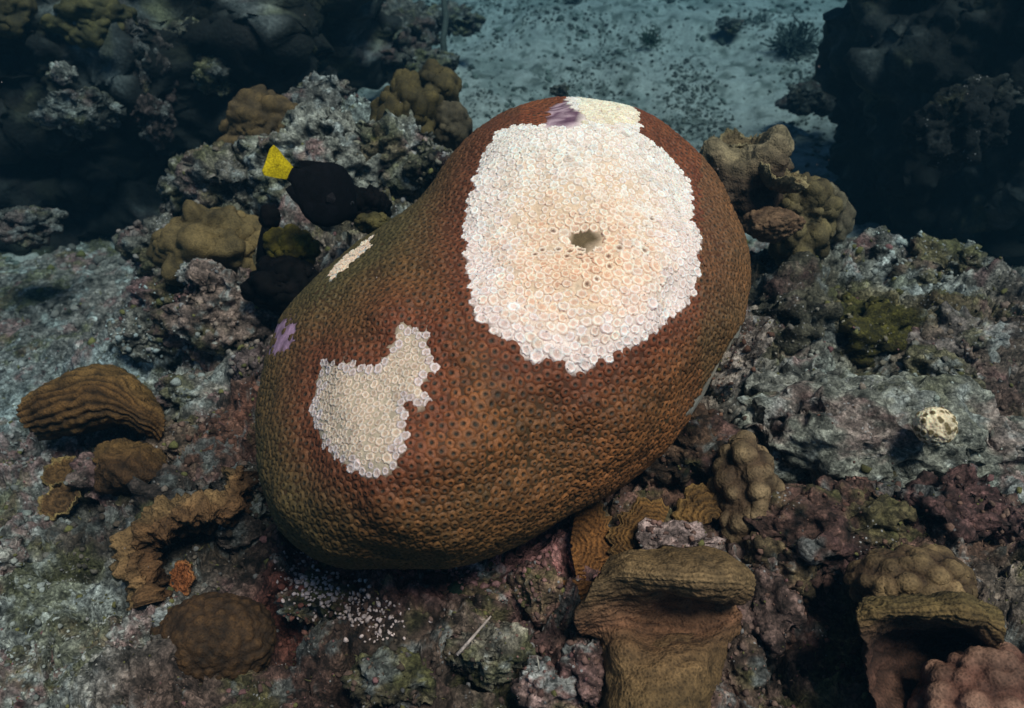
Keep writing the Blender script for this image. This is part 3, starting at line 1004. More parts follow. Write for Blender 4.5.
plate('plate_coral', 715, 520, 1.01, .045, vec(.1, .5, .85), R, 'small brown ridged plate coral left of the tan knobby coral', arc=(30, 200), droop=.3, ridges=6, ridge_h=.003, seed=17, col=(.15, .08, .025), edge=(.2, .12, .04), dark=.45, nu=50, nv=90, inner=.1, wob=.2)
t = empty('cup_coral', at(675, 620, .93), 'large tan cup-shaped coral with a thick lip over a shaded bowl', 'coral')
fold('folded_sheet', [
    [(612, 562, .96), (604, 570, .93), (594, 584, .915), (584, 602, .915), (574, 620, .925), (580, 634, .95), (592, 650, .985), (588, 716, .97)],
    [(628, 554, .96), (622, 563, .92), (615, 578, .905), (612, 594, .92), (612, 606, .935), (614, 626, .94), (618, 656, .91), (612, 716, .875)],
    [(660, 551, .96), (658, 560, .91), (655, 577, .885), (655, 592, .90), (656, 602, .945), (658, 630, .955), (655, 662, .89), (650, 716, .855)],
    [(695, 552, .96), (695, 562, .90), (696, 579, .875), (698, 594, .89), (698, 604, .945), (698, 628, .95), (692, 656, .895), (684, 716, .855)],
    [(728, 557, .965), (732, 566, .91), (735, 580, .885), (733, 594, .90), (726, 604, .955), (728, 622, .95), (716, 652, .925), (708, 716, .885)],
    [(744, 566, .98), (752, 576, .94), (753, 586, .92), (748, 596, .93), (738, 606, .96), (742, 616, .955), (738, 650, .975), (732, 716, .96)]],
    [(.20, .13, .055), (.25, .17, .08), (.26, .18, .09), (.19, .12, .06), (.22, .12, .065), (.24, .12, .065), (.21, .13, .06), (.21, .14, .06)], parent=t, nu=220, nv=200, ridges=19, ridge_h=.0014, dark=.72, warp=1.0, rough=.008, rf=17, fine=.0006, seed=18, thick=.03, ds=-.055)
knobs('knobby_coral', 745, 503, 1.04, (.038, .076, .05), 'tall tan knobby coral standing right of the boulder coral foot', k=44, h=.013, col=(.10, .07, .04), top=(.40, .33, .20), seed=6, warp=.12)
# lower right
knobs('knobby_coral', 912, 584, .90, (.062, .036, .05), 'small olive brown knobby coral above the dark open bowl coral', k=46, h=.009, col=(.08, .055, .03), top=(.30, .24, .13), seed=41, warp=.15)
knobs('knobby_coral', 1000, 716, .80, (.080, .062, .05), 'pinkish brown knobby coral filling the bottom right corner', k=46, h=.012, col=(.14, .075, .055), top=(.40, .27, .21), seed=8, warp=.08)
t = empty('bowl_coral', at(925, 660, .85), 'dark maroon-brown open bowl coral with a ringed inside at the lower right', 'coral')
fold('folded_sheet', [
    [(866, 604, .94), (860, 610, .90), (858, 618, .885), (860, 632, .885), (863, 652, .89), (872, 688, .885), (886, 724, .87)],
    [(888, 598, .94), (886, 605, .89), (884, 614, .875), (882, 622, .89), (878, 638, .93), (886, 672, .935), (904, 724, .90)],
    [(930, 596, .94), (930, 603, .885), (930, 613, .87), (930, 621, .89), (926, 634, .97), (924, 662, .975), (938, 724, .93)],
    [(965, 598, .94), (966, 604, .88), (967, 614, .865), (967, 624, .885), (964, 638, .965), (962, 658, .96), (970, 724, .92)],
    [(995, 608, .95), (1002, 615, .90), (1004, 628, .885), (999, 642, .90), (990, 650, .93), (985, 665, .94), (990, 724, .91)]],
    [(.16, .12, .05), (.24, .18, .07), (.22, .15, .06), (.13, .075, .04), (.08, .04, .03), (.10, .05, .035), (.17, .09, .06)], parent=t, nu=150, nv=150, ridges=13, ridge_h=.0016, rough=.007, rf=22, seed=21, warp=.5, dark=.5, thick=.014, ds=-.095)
# upper right, behind the boulder coral
t = empty('leaf_coral', at(750, 180, 1.45), 'tan leafy coral with upturned scalloped lips beside the bleached crown', 'coral')
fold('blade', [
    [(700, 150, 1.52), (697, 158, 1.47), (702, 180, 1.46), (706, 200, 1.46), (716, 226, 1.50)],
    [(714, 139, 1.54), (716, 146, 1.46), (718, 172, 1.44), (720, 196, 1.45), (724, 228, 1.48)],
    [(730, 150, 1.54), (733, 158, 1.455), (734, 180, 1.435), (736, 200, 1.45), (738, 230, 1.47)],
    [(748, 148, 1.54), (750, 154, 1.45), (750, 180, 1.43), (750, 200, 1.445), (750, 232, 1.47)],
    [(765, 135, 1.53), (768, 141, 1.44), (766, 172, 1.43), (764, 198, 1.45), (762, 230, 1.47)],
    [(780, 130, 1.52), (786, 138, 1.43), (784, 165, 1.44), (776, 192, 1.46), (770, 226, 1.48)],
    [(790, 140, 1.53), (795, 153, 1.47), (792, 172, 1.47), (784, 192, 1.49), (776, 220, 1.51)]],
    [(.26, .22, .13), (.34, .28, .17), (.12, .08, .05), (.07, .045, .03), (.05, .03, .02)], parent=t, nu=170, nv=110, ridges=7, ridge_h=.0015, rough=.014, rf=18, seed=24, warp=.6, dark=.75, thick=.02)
child_plate(t, 'blade', 775, 185, 1.42, .045, vec(.35, .75, .5), R, arc=(0, 360), cup=.6, wave=(.12, 4, 1), ridges=5, ridge_h=.0015, seed=25, col=(.18, .13, .065), edge=(.38, .31, .17), dark=.8, wob=.2, frill=.3)
child_plate(t, 'blade', 735, 150, 1.54, .042, vec(-.1, .8, .5), R, arc=(0, 360), cup=.5, wave=(.12, 4, 2), ridges=5, ridge_h=.0015, seed=26, col=(.15, .11, .06), edge=(.30, .25, .14), dark=.8, frill=.3)
knobs('lobe', 772, 224, 1.42, (.048, .028, .04), None, k=110, h=.002, col=(.13, .085, .05), top=(.27, .19, .12), seed=27, parent=t, warp=.2, cat='part')
knobs('lumpy_coral', 800, 218, 1.52, (.062, .068, .06), 'olive tan lumpy coral right of the leafy coral, against the dark wall', k=34, h=.009, col=(.09, .08, .04), top=(.22, .20, .10), seed=9, warp=.45)
knobs('lumpy_coral', 828, 215, 1.58, (.032, .055, .05), 'small grey-green lumpy coral on the outer side of the olive tan one', k=34, h=.008, col=(.09, .085, .055), top=(.20, .20, .14), seed=10, warp=.4, sub=5)

# upper left rocks carry these
knobs('lumpy_coral', 262, 130, 1.86, (.085, .078, .07), 'rounded dull brown coral head on the pale rock above the yellow-tailed fish', k=30, h=.007, col=(.09, .07, .035), top=(.18, .135, .06), seed=11, warp=.35)
knobs('lumpy_coral', 212, 246, 1.66, (.100, .072, .07), 'broad tan coral head left of the dark fish', k=11, h=.010, col=(.12, .10, .045), top=(.25, .20, .09), seed=12, warp=.5, wc=.012)
knobs('lumpy_coral', 405, 122, 1.78, (.060, .085, .06), 'dark olive draped coral behind the boulder coral, left of the sand', k=16, h=.012, col=(.05, .045, .018), top=(.15, .13, .05), seed=13, warp=.6, wc=.02)
knobs('lumpy_coral', 435, 88, 1.95, (.048, .050, .05), 'small round olive coral knob at the edge of the far sand', k=24, h=.010, col=(.05, .045, .02), top=(.14, .12, .05), seed=14, warp=.3, sub=5)
knobs('lumpy_coral', 452, 128, 1.80, (.040, .045, .05), 'grey-olive coral knob touching the upper left shoulder of the boulder coral', k=28, h=.010, col=(.07, .065, .04), top=(.16, .15, .10), seed=15, warp=.3, sub=5)
knobs('dome_coral', 935, 426, 1.03, (.025, .024, .025), 'small cream dome coral dotted with dark pits on the right slope', k=115, h=.0012, col=(.85, .85, .62), top=(.85, .85, .66), seed=16, warp=.05, sub=6, pitcol=(.16, .11, .05), wc=0, mat=M_POLYP)
knobs('tunicate', 905, 415, 1.12, (.011, .009, .01), 'tiny orange lump beside the small cream dome coral', k=60, h=.001, col=(.40, .20, .07), top=(.45, .24, .10), seed=17, sub=3, cat='sea squirt')

# ------------------------------------------------------------------ rocks of the reef
rock('reef_boulder', 330, 175, 1.80, (.17, .12, .13), 'pale encrusted boulder behind the yellow-tailed fish', base=(.40, .44, .42), seed=2, sub=6, bumpy=.6, rough=.8)
rock('reef_boulder', 250, 185, 1.84, (.12, .10, .10), 'mottled rock left of the yellow-tailed fish', base=(.24, .24, .22), seed=3, bumpy=.6)
rock('reef_boulder', 225, 320, 1.56, (.11, .09, .085), 'pinkish knobbly rock between the left sand and the boulder coral', base=(.32, .25, .23), seed=4, sub=6, bumpy=.65)
rock('reef_boulder', 198, 272, 1.60, (.03, .03, .028), 'small pale crusted lump on top of the tan coral head', base=(.36, .36, .36), seed=5, sub=4)
rock('reef_boulder', 165, 300, 1.68, (.07, .06, .05), 'rosy brown rock at the edge of the left sand', base=(.24, .17, .18), seed=6)
rock('reef_boulder', 112, 470, 1.34, (.055, .05, .035), 'rose-grey crusted rock under the ochre scroll coral', base=(.30, .24, .23), seed=7)
rock('reef_boulder', 205, 515, 1.22, (.09, .06, .06), 'dark brown rubble lump above the frilly leaf coral', base=(.11, .09, .085), seed=8)
rock('reef_boulder', 790, 320, 1.42, (.09, .09, .08), 'dark craggy rock directly right of the boulder coral', base=(.13, .13, .10), seed=9)
rock('reef_boulder', 880, 268, 1.62, (.10, .06, .06), 'pale grey-blue crusted rock on the skyline of the right ledge', base=(.34, .38, .37), seed=10)
rock('reef_boulder', 935, 272, 1.58, (.085, .06, .055), 'olive-topped rock at the crest of the right ledge', base=(.22, .22, .15), seed=11)
rock('algae_boulder', 868, 334, 1.39, (.095, .06, .055), 'rock covered by mustard green algae on the right ledge', base=(.10, .095, .02), seed=12, amt=.6)
rock('algae_boulder', 935, 330, 1.42, (.055, .03, .03), 'low mustard green algae cushion right of the larger one', base=(.14, .13, .03), seed=13, amt=.6)
rock('reef_boulder', 970, 350, 1.36, (.10, .07, .06), 'grey pitted rock at the right edge below the crest', base=(.26, .24, .24), seed=14)
rock('reef_boulder', 935, 385, 1.24, (.06, .045, .045), 'pinkish grey stone above the cream dome coral', base=(.25, .22, .22), seed=15)
rock('reef_boulder', 800, 400, 1.24, (.08, .06, .05), 'pale turf-covered rock on the slope right of the boulder coral', base=(.32, .35, .34), seed=16)
rock('reef_boulder', 880, 440, 1.16, (.21, .10, .085), 'long grey-green turf slab below the cream dome coral', base=(.40, .45, .42), seed=17, sub=6, bumpy=.55, rough=.55, amt=.7)
rock('reef_boulder', 850, 535, 1.01, (.10, .07, .05), 'maroon crusted ledge above the knobby coral at lower right', base=(.20, .12, .105), seed=18, sub=6)
rock('reef_boulder', 955, 515, 1.00, (.055, .05, .045), 'dark red encrusted lump on the right slope', base=(.17, .10, .10), seed=19)
rock('reef_boulder', 1015, 535, .97, (.04, .04, .04), 'reddish stone cut by the right edge of the photo', base=(.20, .13, .13), seed=20)
rock('reef_boulder', 700, 450, 1.12, (.07, .06, .05), 'rusty brown rock tucked under the right flank of the boulder coral', base=(.20, .13, .09), seed=21)
rock('reef_boulder', 732, 366, .985, (.013, .03, .058), 'pale grey dead rock strip along the right edge of the boulder coral', base=(.50, .48, .46), seed=40, amt=.6, tilt=-.5)
rock('reef_boulder', 675, 545, .985, (.045, .022, .03), 'pale pink crusted stone on top of the large cup coral', base=(.52, .42, .43), seed=22, amt=.6)
rock('reef_boulder', 760, 600, .96, (.04, .06, .04), 'pinkish rubble rock between the cup coral and the dark hollow', base=(.24, .17, .16), seed=23)
rock('reef_boulder', 490, 650, .93, (.045, .035, .03), 'pale green-grey stone with thin spines at the bottom centre', base=(.30, .30, .26), seed=24)
rock('reef_boulder', 545, 690, .89, (.035, .03, .03), 'pink crusted stone at the bottom edge below the spines', base=(.38, .28, .28), seed=25)
rock('reef_boulder', 583, 668, .90, (.030, .035, .03), 'pink and grey crusted stone left of the folded tan coral sheet', base=(.26, .17, .17), seed=110)
rock('reef_boulder', 735, 665, .90, (.032, .045, .03), 'brown crusted stone right of the folded tan coral sheet', base=(.18, .13, .11), seed=111)
rock('reef_boulder', 85, 690, .99, (.035, .028, .025), 'whitish knob of rubble at the bottom left', base=(.32, .31, .29), seed=26)
rock('reef_boulder', 30, 660, 1.03, (.028, .022, .02), 'rounded grey pebble near the bottom left corner', base=(.26, .27, .25), seed=27, sub=4)
rock('reef_boulder', 0, 560, 1.15, (.03, .035, .03), 'pale stone cut by the left edge below the plate corals', base=(.42, .45, .44), seed=28, sub=4)

for k, (px, py, s_, rr, lb, bs_) in enumerate([
    (150, 335, 1.66, (.065, .05, .05), 'pale turf-dusted rock at the inner edge of the left sand', (.26, .27, .26)),
    (205, 395, 1.5, (.085, .06, .045), 'low pale crusted rock above and right of the scroll coral', (.30, .30, .29)),
    (235, 440, 1.38, (.06, .05, .05), 'rusty red crusted rock at the left foot of the boulder coral', (.24, .13, .10)),
    (180, 445, 1.40, (.05, .045, .035), 'brown crusted rock between the scroll coral and the boulder coral', (.20, .15, .12)),
    (262, 375, 1.46, (.045, .04, .06), 'grey-violet crusted rock pressed to the left side of the boulder coral', (.24, .19, .20)),
    (250, 495, 1.22, (.04, .04, .045), 'pale speckled stone just behind the tip of the frilly leaf coral', (.26, .25, .22)),
    (160, 250, 1.86, (.075, .06, .07), 'shadowed grey rock where the pale ridge meets the left sand', (.22, .23, .22)),
    (430, 165, 1.72, (.05, .05, .05), 'olive-grey rock touching the boulder coral shoulder below the small knobs', (.16, .17, .12)),
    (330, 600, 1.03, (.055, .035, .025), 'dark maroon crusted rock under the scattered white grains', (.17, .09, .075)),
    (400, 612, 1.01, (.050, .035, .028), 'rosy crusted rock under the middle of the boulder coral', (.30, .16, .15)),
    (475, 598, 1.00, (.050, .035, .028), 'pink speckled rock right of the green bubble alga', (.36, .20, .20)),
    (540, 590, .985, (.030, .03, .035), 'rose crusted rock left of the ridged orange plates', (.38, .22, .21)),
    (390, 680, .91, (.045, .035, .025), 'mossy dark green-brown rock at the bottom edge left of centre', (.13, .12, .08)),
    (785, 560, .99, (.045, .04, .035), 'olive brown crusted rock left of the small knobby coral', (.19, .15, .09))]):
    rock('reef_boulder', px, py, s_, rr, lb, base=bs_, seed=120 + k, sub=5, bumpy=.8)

# dark cliffs either side of the sand, their shade put into very dark colour
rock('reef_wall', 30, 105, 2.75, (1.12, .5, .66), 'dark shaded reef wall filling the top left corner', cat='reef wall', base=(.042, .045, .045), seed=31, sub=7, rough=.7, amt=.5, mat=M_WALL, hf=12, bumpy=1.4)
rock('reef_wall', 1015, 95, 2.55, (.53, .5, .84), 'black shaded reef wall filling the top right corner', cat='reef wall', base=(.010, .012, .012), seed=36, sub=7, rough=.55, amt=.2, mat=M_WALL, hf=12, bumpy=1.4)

knobs('lumpy_coral', 92, 22, 2.25, (.10, .07, .08), 'dim olive coral head growing high on the left reef wall', k=30, h=.008, col=(.05, .055, .025), top=(.14, .14, .06), seed=51, warp=.4)
knobs('lumpy_coral', 6, 10, 2.2, (.06, .07, .06), 'dark olive coral cut by the top left corner', k=30, h=.008, col=(.05, .05, .025), top=(.12, .11, .05), seed=52, warp=.4, sub=5)
for k, (px, py, s_, rr, lb, bs_) in enumerate([
    (78, 112, 2.22, (.105, .05, .06), 'pale dusty ledge on the left reef wall below the olive coral head', (.22, .25, .25)),
    (62, 75, 2.22, (.035, .02, .03), 'small white chip of rock above the pale dusty ledge', (.40, .44, .44)),
    (150, 70, 2.28, (.06, .05, .12), 'dull pinkish grey knob on the left reef wall, right of the pale ledge', (.12, .11, .11)),
    (192, 45, 2.3, (.07, .05, .07), 'mottled grey-tan knob high on the left reef wall', (.17, .18, .15)),
    (248, 18, 2.35, (.10, .05, .06), 'pale blue-grey crust at the top edge on the left reef wall', (.24, .28, .29)),
    (285, 60, 2.4, (.085, .06, .10), 'grey lump on the left reef wall nearest the whip', (.15, .17, .16)),
    (215, 75, 2.28, (.05, .04, .05), 'small grey stub below the mottled knob on the left reef wall', (.13, .13, .12)),
    (155, 120, 2.25, (.05, .04, .06), 'dim pink stub in the middle of the left reef wall', (.10, .075, .075)),
    (20, 225, 2.05, (.10, .06, .04), 'pale stone at the foot of the left reef wall', (.20, .22, .22)),
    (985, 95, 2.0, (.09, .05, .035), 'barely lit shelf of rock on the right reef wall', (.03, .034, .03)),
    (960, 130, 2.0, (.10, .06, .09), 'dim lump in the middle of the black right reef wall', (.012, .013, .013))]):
    rock('reef_outcrop', px, py, s_ + .02, rr, lb, base=tuple(v * .75 for v in bs_), seed=80 + k, sub=5, amt=.25 if px > 900 else .8)  # outcrops dimmed along with the walls, shade carried by their base colour
rock('reef_boulder', 395, 150, 1.74, (.085, .07, .08), 'pale craggy rock between the draped olive coral and the boulder coral', base=(.34, .38, .36), seed=101, bumpy=.6)
rock('reef_boulder', 320, 105, 1.95, (.08, .06, .06), 'grey crusted rock at the top of the pale ridge', base=(.26, .28, .28), seed=102)
rock('reef_boulder', 190, 200, 1.88, (.06, .05, .08), 'dusty rock at the left end of the pale ridge beside the dark wall', base=(.20, .21, .21), seed=103)

# ------------------------------------------------------------------ fish
def fish(px, py, s, length, heading, up, label):
    hd, lat, upv = None, None, None
    hd = norm(heading); upv = norm(np.asarray(up) - hd * (np.asarray(up) @ hd)); lat = np.cross(hd, upv)
    c0 = at(px, py, s)
    root = empty('fish', c0, label, 'fish')
    # body: lofted ellipses, nose at +, tail stem at -
    st = np.array([(-.36, .075, .020, .0), (-.30, .085, .030, .0), (-.18, .22, .055, 0), (-.02, .33, .085, 0), (.12, .36, .10, 0), (.26, .31, .10, -.005), (.37, .21, .08, -.012), (.45, .08, .05, -.02), (.50, .015, .012, -.025)])
    tt = np.linspace(0, len(st) - 1, 40); n = 28
    ii = np.arange(len(st))
    X = [np.interp(tt, ii, st[:, k]) for k in range(4)]
    V = []
    for k in range(40):
        for j in range(n):
            a = 2 * math.pi * j / n
            V.append((hd * X[0][k] + upv * (math.cos(a) * X[1][k] + X[3][k]) + lat * math.sin(a) * X[2][k]) * length)
    V = np.array(V)
    e0 = len(V); V = np.vstack([V, hd * -.37 * length, (hd * .505 + upv * -.025) * length])
    Fq = quads(40, n, True); tris = [(0 * n + (j + 1) % n, j, e0, e0) for j in range(n)]
    tr = np.vstack([Fq[:, [0, 1, 2]], Fq[:, [0, 2, 3]], np.array([(t[0], t[1], t[2]) for t in tris]), np.array([(39 * n + j, 39 * n + (j + 1) % n, e0 + 1) for j in range(n)])])
    c = np.ones((len(V), 3)) * np.array([.004, .0035, .005])
    c *= (1 + .4 * fbm(V, 90, 2, .5, 3))[:, None]
    link('body', mesh_np('body', V, tr, c), M_FISH, root)

    def fin(name, pts, thickness, colr, roff=0):
        P = np.array([hd * a + upv * b + lat * (roff if len(q) < 3 else q[2]) for q in pts for a, b in [q[:2]]]) * length
        cen = P.mean(0)
        k = len(P)
        Va = np.vstack([P + lat * thickness * .2, P - lat * thickness * .2, cen + lat * thickness, cen - lat * thickness])
        T = []
        for i in range(k):
            j = (i + 1) % k
            T += [(i, j, 2 * k), (k + j, k + i, 2 * k + 1), (i, k + i, k + j), (i, k + j, j)]
        cc = np.ones((len(Va), 3)) * np.array(colr)
        link(name, mesh_np(name, Va, np.array(T), cc, False), M_FISH, root)
    fin('tail_fin', [(-.33, .06), (-.38, .09), (-.48, .12), (-.57, .165), (-.63, .175), (-.645, .12), (-.64, .06), (-.63, .0), (-.625, -.06), (-.62, -.12), (-.58, -.15), (-.48, -.12), (-.38, -.08), (-.33, -.06)], .006, (.60, .42, .010))
    fin('dorsal_fin', [(-.28, .08), (-.33, .17), (-.24, .22), (-.08, .29), (.08, .31), (.22, .27), (.24, .20), (.05, .22), (-.12, .17)], .004, (.004, .0035, .005))
    fin('anal_fin', [(-.28, -.08), (-.33, -.17), (-.22, -.23), (-.06, -.27), (.0, -.21), (-.12, -.15)], .004, (.004, .0035, .005))
    fin('pectoral_fin', [(.20, -.02, .085), (.10, .03, .13), (.05, -.04, .15), (.09, -.09, .12), (.19, -.06, .085)], .002, (.03, .026, .03))
    fin('pelvic_fin', [(.16, -.22), (.05, -.31), (.03, -.25), (.08, -.20)], .003, (.004, .0035, .005))
    for sg in (-1, 1):
        Ve, Fe = ico(3)
        p = (hd * .37 + upv * .04 + lat * sg * .066) * length
        cc = mixc(np.array([.05, .05, .06]), np.array([.005, .005, .005]), (Ve @ (lat * sg) > .75) * 1.0)
        link('eye', mesh_np('eye', Ve * .026 * length + p, Fe, cc), M_FISH, root)
    return root


fish(319, 190, 1.37, .158, vec(.74, -.38, -.58), vec(.15, .95, .1), 'dark damselfish with a bright yellow tail hovering left of the boulder coral')

# ------------------------------------------------------------------ small life
def tube(name, pts, rad, mat, colr, label=None, cat=None, parent=None, seg=7):
    pts = [np.asarray(p, float) for p in pts]; V = []
    for k, p in enumerate(pts):
        d = norm(pts[min(k + 1, len(pts) - 1)] - pts[max(k - 1, 0)])
        a = norm(np.cross(d, [.3, .2, .9])); b = np.cross(d, a)
        r = rad[k] if isinstance(rad, (list, tuple)) else rad
        for j in range(seg):
            t = 2 * math.pi * j / seg
            V.append(p + (a * math.cos(t) + b * math.sin(t)) * r)
    V = np.array(V); e = len(V); V = np.vstack([V, pts[0], pts[-1]])
    q = quads(len(pts), seg, True)
    T = np.vstack([q[:, [0, 1, 2]], q[:, [0, 2, 3]], np.array([((j + 1) % seg, j, e) for j in range(seg)]), np.array([((len(pts) - 1) * seg + j, (len(pts) - 1) * seg + (j + 1) % seg, e + 1) for j in range(seg)])])
    c = np.ones((len(V), 3)) * np.array(colr) * (1 + .3 * fbm(V, 60, 2, .5, 1))[:, None]
    c0 = pts[0]
    o = link(name, mesh_np(name, V - c0, T, c), mat, parent, c0 if parent is None else None)
    if label: tag(o, label, cat)
    return o


t = empty('sponge_and_cavity', at(270, 218, 1.48), 'small black round-headed sponge on a stem below the yellow fish tail', 'sponge')
knobs('head', 270, 217, 1.48, (.019, .024, .02), None, k=60, h=.002, col=(.005, .005, .006), top=(.008, .007, .009), mat=M_FISH, seed=20, sub=4, cat='part', parent=t)
o = tube('stem', [at(268, 228, 1.48), at(263, 244, 1.48), at(262, 262, 1.49)], [.012, .010, .012], M_FISH, (.004, .004, .005), parent=t); o.location = Vector(at(268, 228, 1.48)) - t.location
knobs('sponge_and_cavity', 366, 208, 1.47, (.038, .034, .04), 'black lump standing in for the dark cavity between the dark fish and the boulder coral', k=40, h=.006, col=(.004, .004, .005), top=(.008, .007, .009), mat=M_FISH, seed=33, sub=5, cat='sponge', warp=.5)  # black lump added where a cavity lies dark, shade given as colour
knobs('sponge_and_cavity', 285, 285, 1.46, (.065, .045, .04), 'black lumpy sponge in the crevice beside the boulder coral', k=30, h=.01, col=(.004, .004, .005), top=(.008, .007, .008), mat=M_FISH, seed=21, sub=5, cat='sponge', warp=.3)
knobs('algae_clump', 292, 248, 1.48, (.042, .036, .03), 'yellow-green algae clump under the dark fish', k=50, h=.008, col=(.07, .065, .01), top=(.19, .17, .02), seed=22, sub=5, cat='algae', warp=.3)
knobs('algae_clump', 374, 224, 1.42, (.028, .016, .03), 'dim olive algae tuft at the left shoulder of the boulder coral', k=50, h=.006, col=(.06, .06, .02), top=(.15, .14, .05), seed=23, sub=5, cat='algae', warp=.3)
knobs('green_alga', 457, 592, .99, (.013, .013, .012), 'single dark green bubble alga under the boulder coral foot', k=20, h=.0, col=(.01, .03, .02), top=(.012, .04, .026), seed=24, sub=4, cat='algae', warp=.05)
tube('sea_urchin_spine', [at(457, 655, .90), at(472, 638, .905), at(491, 616, .91)], [.0022, .0018, .001], M_BITS, (.55, .42, .38), 'pale slanting spine lying on the stone at the bottom centre', 'spine')
tube('sea_urchin_spine', [at(543, 688, .87), at(540, 672, .88), at(537, 656, .89)], [.0014, .0012, .0008], M_BITS, (.50, .44, .38), 'thin upright spine right of the slanting one', 'spine')
tube('sea_whip', [at(445, 60, 2.9), at(443, 40, 2.92), at(446, 18, 2.94), at(443, -6, 2.96)], [.014, .012, .012, .010], M_ALGA, (.05, .06, .055), 'thin dark sea whip standing at the top edge left of the sand', 'sea whip')


def bush(px, py, s, r, label, col, n=70, seed=1, flat=.45):
    """small branching tuft"""
    rs = np.random.RandomState(seed); c0 = at(px, py, s); V = []; T = []; off = 0; cc = []
    for i in range(n):
        d = rs.randn(3); d[2] = abs(d[2]) * flat + .05; d /= np.linalg.norm(d)
        p = np.array([0, 0, -r * .3]); pts = [p]
        for k in range(4):
            d = norm(d + rs.randn(3) * .75 + np.array([0, 0, .15])); p = p + d * r * .32 * rs.uniform(.5, 1.3); pts.append(p)
        for k, p in enumerate(pts):
            dd = norm(pts[min(k + 1, 4)] - pts[max(k - 1, 0)]); a = norm(np.cross(dd, [.3, .2, .9])); b = np.cross(dd, a)
            w_ = r * .038 * (1.1 - .12 * k) * (1.5 if k == 4 else 1)
            for j in range(4):
                V.append(p + (a * math.cos(j * 1.57) + b * math.sin(j * 1.57)) * w_)
                cc.append(np.array(col) * (.7 + .15 * k + .2 * rs.rand()))
        q = quads(5, 4, True) + off
        T += list(q[:, [0, 1, 2]]) + list(q[:, [0, 2, 3]]); off += 20
    o = link('algae_bush', mesh_np('algae_bush', np.array(V), np.array(T), np.array(cc)), M_ALGA, None, c0)
    tag(o, label, 'algae')


bush(104, 342, 1.86, 0.025, 'small dark bushy alga standing on the left sand', (.05, .055, .045), 90, 2)
bush(650, 38, 4.0, 0.062, 'dark spiky tuft standing on the far sand above the bleached crown', (.05, .075, .05), 70, 3)
bush(795, 40, 3.9, 0.124, 'broad dark clump of growth beside the right wall', (.05, .06, .055), 130, 7)
bush(760, 25, 4.3, 0.087, 'dark growth at the top edge of the sand', (.06, .075, .07), 90, 8)
bush(573, 0, 4.6, 0.074, 'dark tuft cut by the top edge of the photo', (.045, .055, .05), 70, 9)
for k, (px, py, s, r, lb) in enumerate([
    (400, 30, 3.1, .17, 'dark rubble mound left of the sea whip'), (370, 55, 2.8, .15, 'dark rubble mound at the foot of the left wall'), (420, 62, 2.8, .10, 'low blue-grey rubble heap below the sea whip'),
    (455, 20, 3.6, .10, 'small dark stone right of the sea whip'), (560, 90, 3.0, .035, 'small dark stone on the sand right behind the boulder coral top'), (730, 25, 4.1, .06, 'dark stone on the far sand towards the right wall'),
    (810, 100, 3.2, .10, 'dark stone at the foot of the right wall')]):
    rock('seabed_stone', px, py, s, (r, r * .8, r * .55), lb, base=(.12, .13, .125), seed=60 + k, sub=5)

# ------------------------------------------------------------------ loose rubble, grains and turf
def surface_samples(V, Fc, n, rs, minz=None):
    T = Fc if Fc.shape[1] == 3 else np.vstack([Fc[:, [0, 1, 2]], Fc[:, [0, 2, 3]]])
    a, b, c = V[T[:, 0]], V[T[:, 1]], V[T[:, 2]]
    nn = np.cross(b - a, c - a); ar = np.linalg.norm(nn, axis=1)
    mid = (a + b + c) / 3
    px, py, s = project(mid)
    wgt = ar / np.maximum(s, .3) ** 2 * ((s > .2) & (px > -60) & (px < 1084) & (py > -60) & (py < 768))
    fi = rs.choice(len(T), n, p=wgt / wgt.sum())
    r1 = np.sqrt(rs.rand(n)); r2 = rs.rand(n)
    P = a[fi] * (1 - r1)[:, None] + b[fi] * (r1 * (1 - r2))[:, None] + c[fi] * (r1 * r2)[:, None]
    N = nn[fi] / ar[fi][:, None]
    return P, N


LV, LF = ico(1)
lump_vars = []
for k in range(8):
    rs = np.random.RandomState(200 + k)
    lump_vars.append(LV * (1 + .28 * rs.randn(len(LV), 1)) * (1, .6 + .5 * rs.rand(), .5 + .4 * rs.rand()))


def scatter_lumps(name, P, N, size, cols, mat, seed, label=None, cat=None, sink=.2):
    rs = np.random.RandomState(seed); n = len(P)
    nv = len(LV); V = np.zeros((n, nv, 3)); c = np.zeros((n, nv, 3))
    for i in range(n):
        fr = frame_of(N[i], rs)
        V[i] = (lump_vars[rs.randint(8)] * size[i]) @ fr + P[i] + N[i] * size[i] * sink
        c[i] = cols[i]
    Fc = (LF[None] + (np.arange(n) * nv)[:, None, None]).reshape(-1, 3)
    o = link(name, mesh_np(name, V.reshape(-1, 3), Fc, c.reshape(-1, 3)), mat)
    tag(o, label, cat, kind='stuff')
    return o


rs = np.random.RandomState(77)
PGt = PG; Fq = quads(NU, NV)
Pg, Ng = surface_samples(PGt, Fq, 15000, rs)
Ng[Ng[:, 2] < 0] *= -1
Pr, Nr = [Pg], [Ng]
for V, Fc, wt in SURF_T[:44]:
    p, n = surface_samples(V, Fc, 260, rs); k = n[:, 2] > -.1
    Pr.append(p[k]); Nr.append(n[k])
PA = np.vstack(Pr); NA = np.vstack(Nr)
_, _, sA = project(PA)
size = sA / FPX * (1.0 + 2.2 * rs.rand(len(PA)) ** 4 * 1.6)
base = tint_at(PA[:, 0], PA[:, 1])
q = rs.rand(len(PA))
cols = base * (0.5 + 1.1 * rs.rand(len(PA), 1))
cols[q > .86] = np.array([.36, .32, .32]) * (.6 + .6 * rs.rand((q > .86).sum(), 1)) * np.clip(base[q > .86].mean(1) * 5, .5, 1.1)[:, None]
cols[q < .04] = np.array([.24, .11, .11]) * (.5 + .8 * rs.rand((q < .04).sum(), 1))
